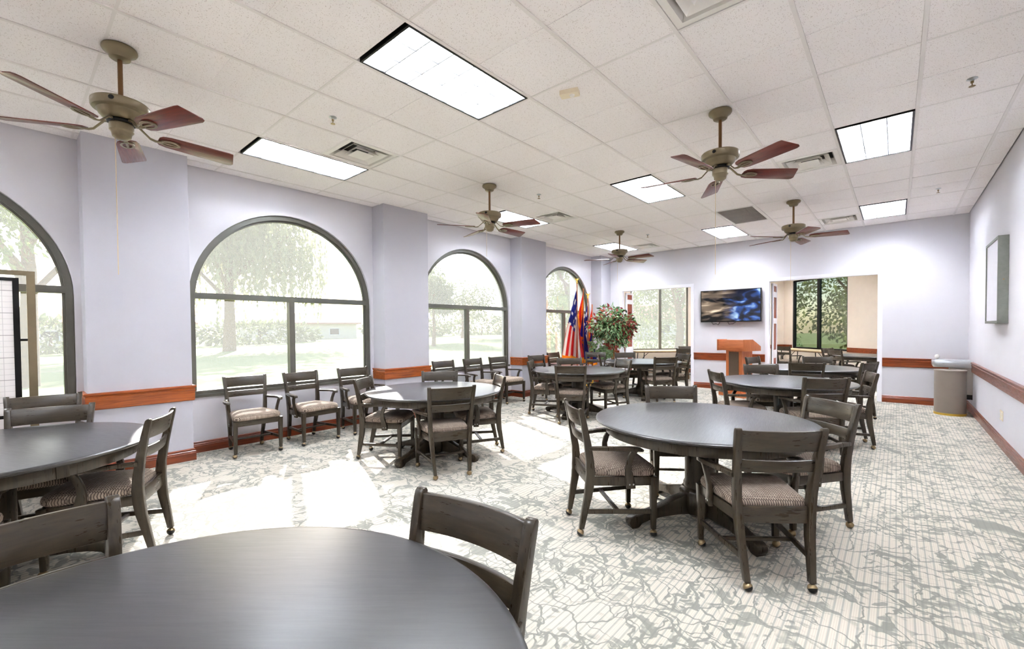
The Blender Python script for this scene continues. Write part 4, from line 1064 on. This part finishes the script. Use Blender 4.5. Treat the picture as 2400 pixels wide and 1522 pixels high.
# ------------------------------------------------------------------ outdoors
gm = bpy.data.meshes.new('ground'); NG = 60; V = []; Fc = []
def gz(x, y):
    d = max(0, -x - 12)
    return -.12 + 0.55 * (math.sin(x * .045 + 1) * math.cos(y * .05) + .3) * min(1, d / 25.0) - .25 * min(1, d / 20.)
for i in range(NG + 1):
    for j in range(NG + 1):
        x = -150 + 190 * i / NG; y = -70 + 200 * j / NG; V.append((x, y, gz(x, y)))
for i in range(NG):
    for j in range(NG): Fc.append((i * (NG + 1) + j, (i + 1) * (NG + 1) + j, (i + 1) * (NG + 1) + j + 1, i * (NG + 1) + j + 1))
gm.from_pydata(V, [], Fc); smooth_mesh(gm, 180)
# keep the ground below the building slab
for v in gm.vertices: v.co.z = min(v.co.z, -.12) if (v.co.x > -14 and -12 < v.co.y < 26) else v.co.z
struct(obj('ground', gm, 'lawn'), 'sunlit golf course lawn outside the windows')
def tree(x, y, h, rx, label, mat, n, size, droop=.0, trunk=.25, crown_c=.62, crown_r=.36, shell=.4, skirts=0, seed=1, group='trees beyond the windows'):
    rnd = random.Random(seed); z0 = gz(x, y) - .05
    o = thing('tree', label, 'tree', (x, y, z0), 0, group)
    top = h * crown_c
    obj('trunk', tube('trunk', [(0, 0, 0), (.12, .05, h * .2), (-.1, .1, h * .4), (.1, 0, top)], [trunk * 1.3, trunk, trunk * .8, trunk * .4], 10), 'bark', o)
    for k in range(4):
        a = k * 1.6 + seed; obj('branch', tube('branch', [(0, 0, h * (.3 + .05 * k)), (rx * .3 * math.cos(a), rx * .3 * math.sin(a), h * (.48 + .05 * k)), (rx * .65 * math.cos(a), rx * .65 * math.sin(a), h * (.6 + .05 * k))], [trunk * .5, trunk * .35, trunk * .12], 6), 'bark', o)
    V = []; Fc = []; lobes = []
    for k in range(9):
        a = rnd.uniform(0, 2 * PI); r = rx * rnd.uniform(.25, .72)
        lobes.append(((r * math.cos(a), r * math.sin(a), h * rnd.uniform(crown_c - crown_r * .5, crown_c + crown_r * .55)), rx * rnd.uniform(.34, .55)))
    lobes.append(((0, 0, h * (crown_c + crown_r * .55)), rx * .5))
    for c, r in lobes:
        me = leaf_cloud('x', n // len(lobes), c, (r, r, r * .85), size, rnd, shell, droop)
        i0 = len(V); V += [v.co.copy() for v in me.vertices]; Fc += [tuple(i0 + q for q in p.vertices) for p in me.polygons]; bpy.data.meshes.remove(me)
    if skirts:
        for k in range(skirts):       # hanging strands
            a = rnd.uniform(0, 2 * PI); r = rx * rnd.uniform(.55, 1.0); zt = h * rnd.uniform(.55, .78); L = h * rnd.uniform(.2, .42)
            for q in range(16):
                p = Vector((r * math.cos(a) + rnd.uniform(-.15, .15), r * math.sin(a) + rnd.uniform(-.15, .15), zt - L * q / 16))
                s = size * rnd.uniform(.6, 1.1); sd = Vector((rnd.uniform(-1, 1), rnd.uniform(-1, 1), 0)).normalized()
                i = len(V); V += [p, p + sd * s * .25 + Vector((0, 0, -s * .5)), p + Vector((0, 0, -s)), p - sd * s * .25 + Vector((0, 0, -s * .5))]; Fc += [(i, i + 1, i + 2), (i, i + 2, i + 3)]
    me = bpy.data.meshes.new('crown'); me.from_pydata([tuple(v) for v in V], [], Fc)
    cr = obj('crown', me, mat, o); cr['kind'] = 'stuff'
tree(-52, 15.2, 17.5, 9.6, 'big drooping tree seen in the left half of the central window', 'leaf_willow', 12000, .62, .5, .5, skirts=260, seed=4, crown_c=.66)
tree(-46, 33, 12, 5.0, 'drooping tree at the right edge of the central window', 'leaf_green', 4200, .5, .4, .3, skirts=150, seed=8)
tree(-19, .4, 8.5, 3.8, 'leafy tree close outside the leftmost window', 'leaf_green', 5200, .22, .1, .2, seed=2, crown_c=.68)
tree(-36, 29.0, 9.0, 2.3, 'slim tree at the left of the third window', 'leaf_far', 2000, .35, .3, .18, skirts=50, seed=12)
tree(-50, 46, 8.5, 5.0, 'low rounded tree in the third window', 'leaf_far', 2400, .45, .1, .3, seed=6)
tree(-40, 58, 9.5, 4.6, 'pale tree at the right of the third window', 'leaf_far', 2400, .45, .2, .3, seed=16)
tree(-20.5, 31, 11.0, 5.6, 'dense pale tree filling the last arched window', 'leaf_green', 7000, .34, .1, .28, seed=5, crown_c=.45, crown_r=.7)
tree(-9.5, 25.5, 8.0, 3.2, 'pale tree outside the window of the left opening', 'leaf_green', 4200, .22, .15, .2, seed=11, crown_c=.42, crown_r=.7)
tree(-4.6, 24.5, 7.5, 2.8, 'leafy tree outside the window of the right opening', 'leaf_green', 4200, .2, .1, .16, seed=9, crown_c=.40, crown_r=.62)
tree(-1.0, 27.5, 8.0, 3.2, 'slender trunked tree farther off in the right opening', 'leaf_far', 3200, .24, .1, .2, seed=21, crown_c=.55, crown_r=.6)
tree(-2.2, 37, 9, 4.0, 'broad tree in the background of the right opening', 'leaf_green', 4000, .3, .1, .2, seed=31, crown_c=.38, crown_r=.6)
tree(-14, 38, 9, 4.6, 'broad tree in the background of the left opening', 'leaf_far', 4000, .34, .1, .2, seed=33, crown_c=.40, crown_r=.6)
for k, (x, y, r, h, lab) in enumerate([(-66, 3, 8, 3.4, 'left'), (-69, 24, 9, 3.0, 'middle'), (-64, 46, 9, 3.2, 'right'), (-66, 66, 10, 4.0, 'far right'), (-52, 84, 9, 4.0, 'farthest right')]):
    o = thing('hedge', 'distant band of shrubs across the lawn, %s stretch' % lab, 'hedge', (x, y, gz(x, y)), 0, 'distant shrubs')
    q = obj('foliage', leaf_cloud('foliage', 1500, (0, 0, h * .45), (3.0, r, h * .6), .8, random.Random(k), .5), 'leaf_far', o); q['kind'] = 'stuff'
    obj('stem', tube('stem', [(0, 0, 0), (.1, .1, h * .5)], [.2, .1], 8), 'bark', o)
def house(x, y, w_, d, h, rz, label):
    o = thing('house', label, 'house', (x, y, gz(x, y) - .1), R(rz), 'low houses across the lawn')
    obj('wall', box('wall', (-w_ / 2, -d / 2, 0), (w_ / 2, d / 2, h), .02), 'stucco', o)
    e = .8
    obj('roof', loft('roof', [[(-w_ / 2 - e, -d / 2 - e, h), (w_ / 2 + e, -d / 2 - e, h), (w_ / 2 + e, d / 2 + e, h), (-w_ / 2 - e, d / 2 + e, h)], [(-w_ / 2 - e, -d / 2 - e, h + .25), (w_ / 2 + e, -d / 2 - e, h + .25), (w_ / 2 + e, d / 2 + e, h + .25), (-w_ / 2 - e, d / 2 + e, h + .25)], [(-w_ / 2 + 3, -.1, h + 2.2), (w_ / 2 - 3, -.1, h + 2.2), (w_ / 2 - 3, .1, h + 2.2), (-w_ / 2 + 3, .1, h + 2.2)]], 0, smooth=None), 'roof_tile', o)
    for xx in (-w_ * .3, 0, w_ * .3):
        f_ = obj('window', box('window', (xx - .9, -d / 2 - .04, .9), (xx + .9, -d / 2 + .02, 2.2), .02), 'white_trim', o); obj('pane', box('pane', (xx - .8, -d / 2 - .06, 1.0), (xx + .8, -d / 2 - .035, 2.1)), 'duct_dark', f_)
house(-84, 10, 18, 10, 3.0, 78, 'low stucco house with terracotta roof left of the big tree')
house(-88, 38, 20, 10, 3.0, 65, 'low stucco house with terracotta roof right of the big tree')
house(-27, 66, 16, 9, 3.0, 25, 'low stucco house beyond the window of the left opening')
sh = thing('shrub', 'green flowering shrub below the window of the right opening', 'shrub', (-3.4, 20.2, -.12))
q = obj('foliage', leaf_cloud('foliage', 700, (0, 0, .55), (.9, .7, .6), .12, random.Random(5), .3), 'ficus_green', sh); q['kind'] = 'stuff'
obj('stem', tube('stem', [(0, 0, 0), (.05, 0, .5)], [.03, .015], 6), 'bark', sh)

# ------------------------------------------------------------------ light portals in the window openings (help sampling of the sky only)
def portal(name, loc, nrm, sx, sy):
    ld = bpy.data.lights.new(name, 'AREA'); ld.shape = 'RECTANGLE'; ld.size = sx; ld.size_y = sy; ld.cycles.is_portal = True
    o = bpy.data.objects.new(name, ld); COL.objects.link(o); o.location = loc
    o.rotation_euler = Vector(nrm).to_track_quat('-Z', 'Z').to_euler()
for y0, y1 in WINS: portal('window_portal', (XO - .01, (y0 + y1) / 2, (WZ0 + WSP + (y1 - y0) / 2) / 2), (1, 0, 0), y1 - y0, WSP + (y1 - y0) / 2 - WZ0)
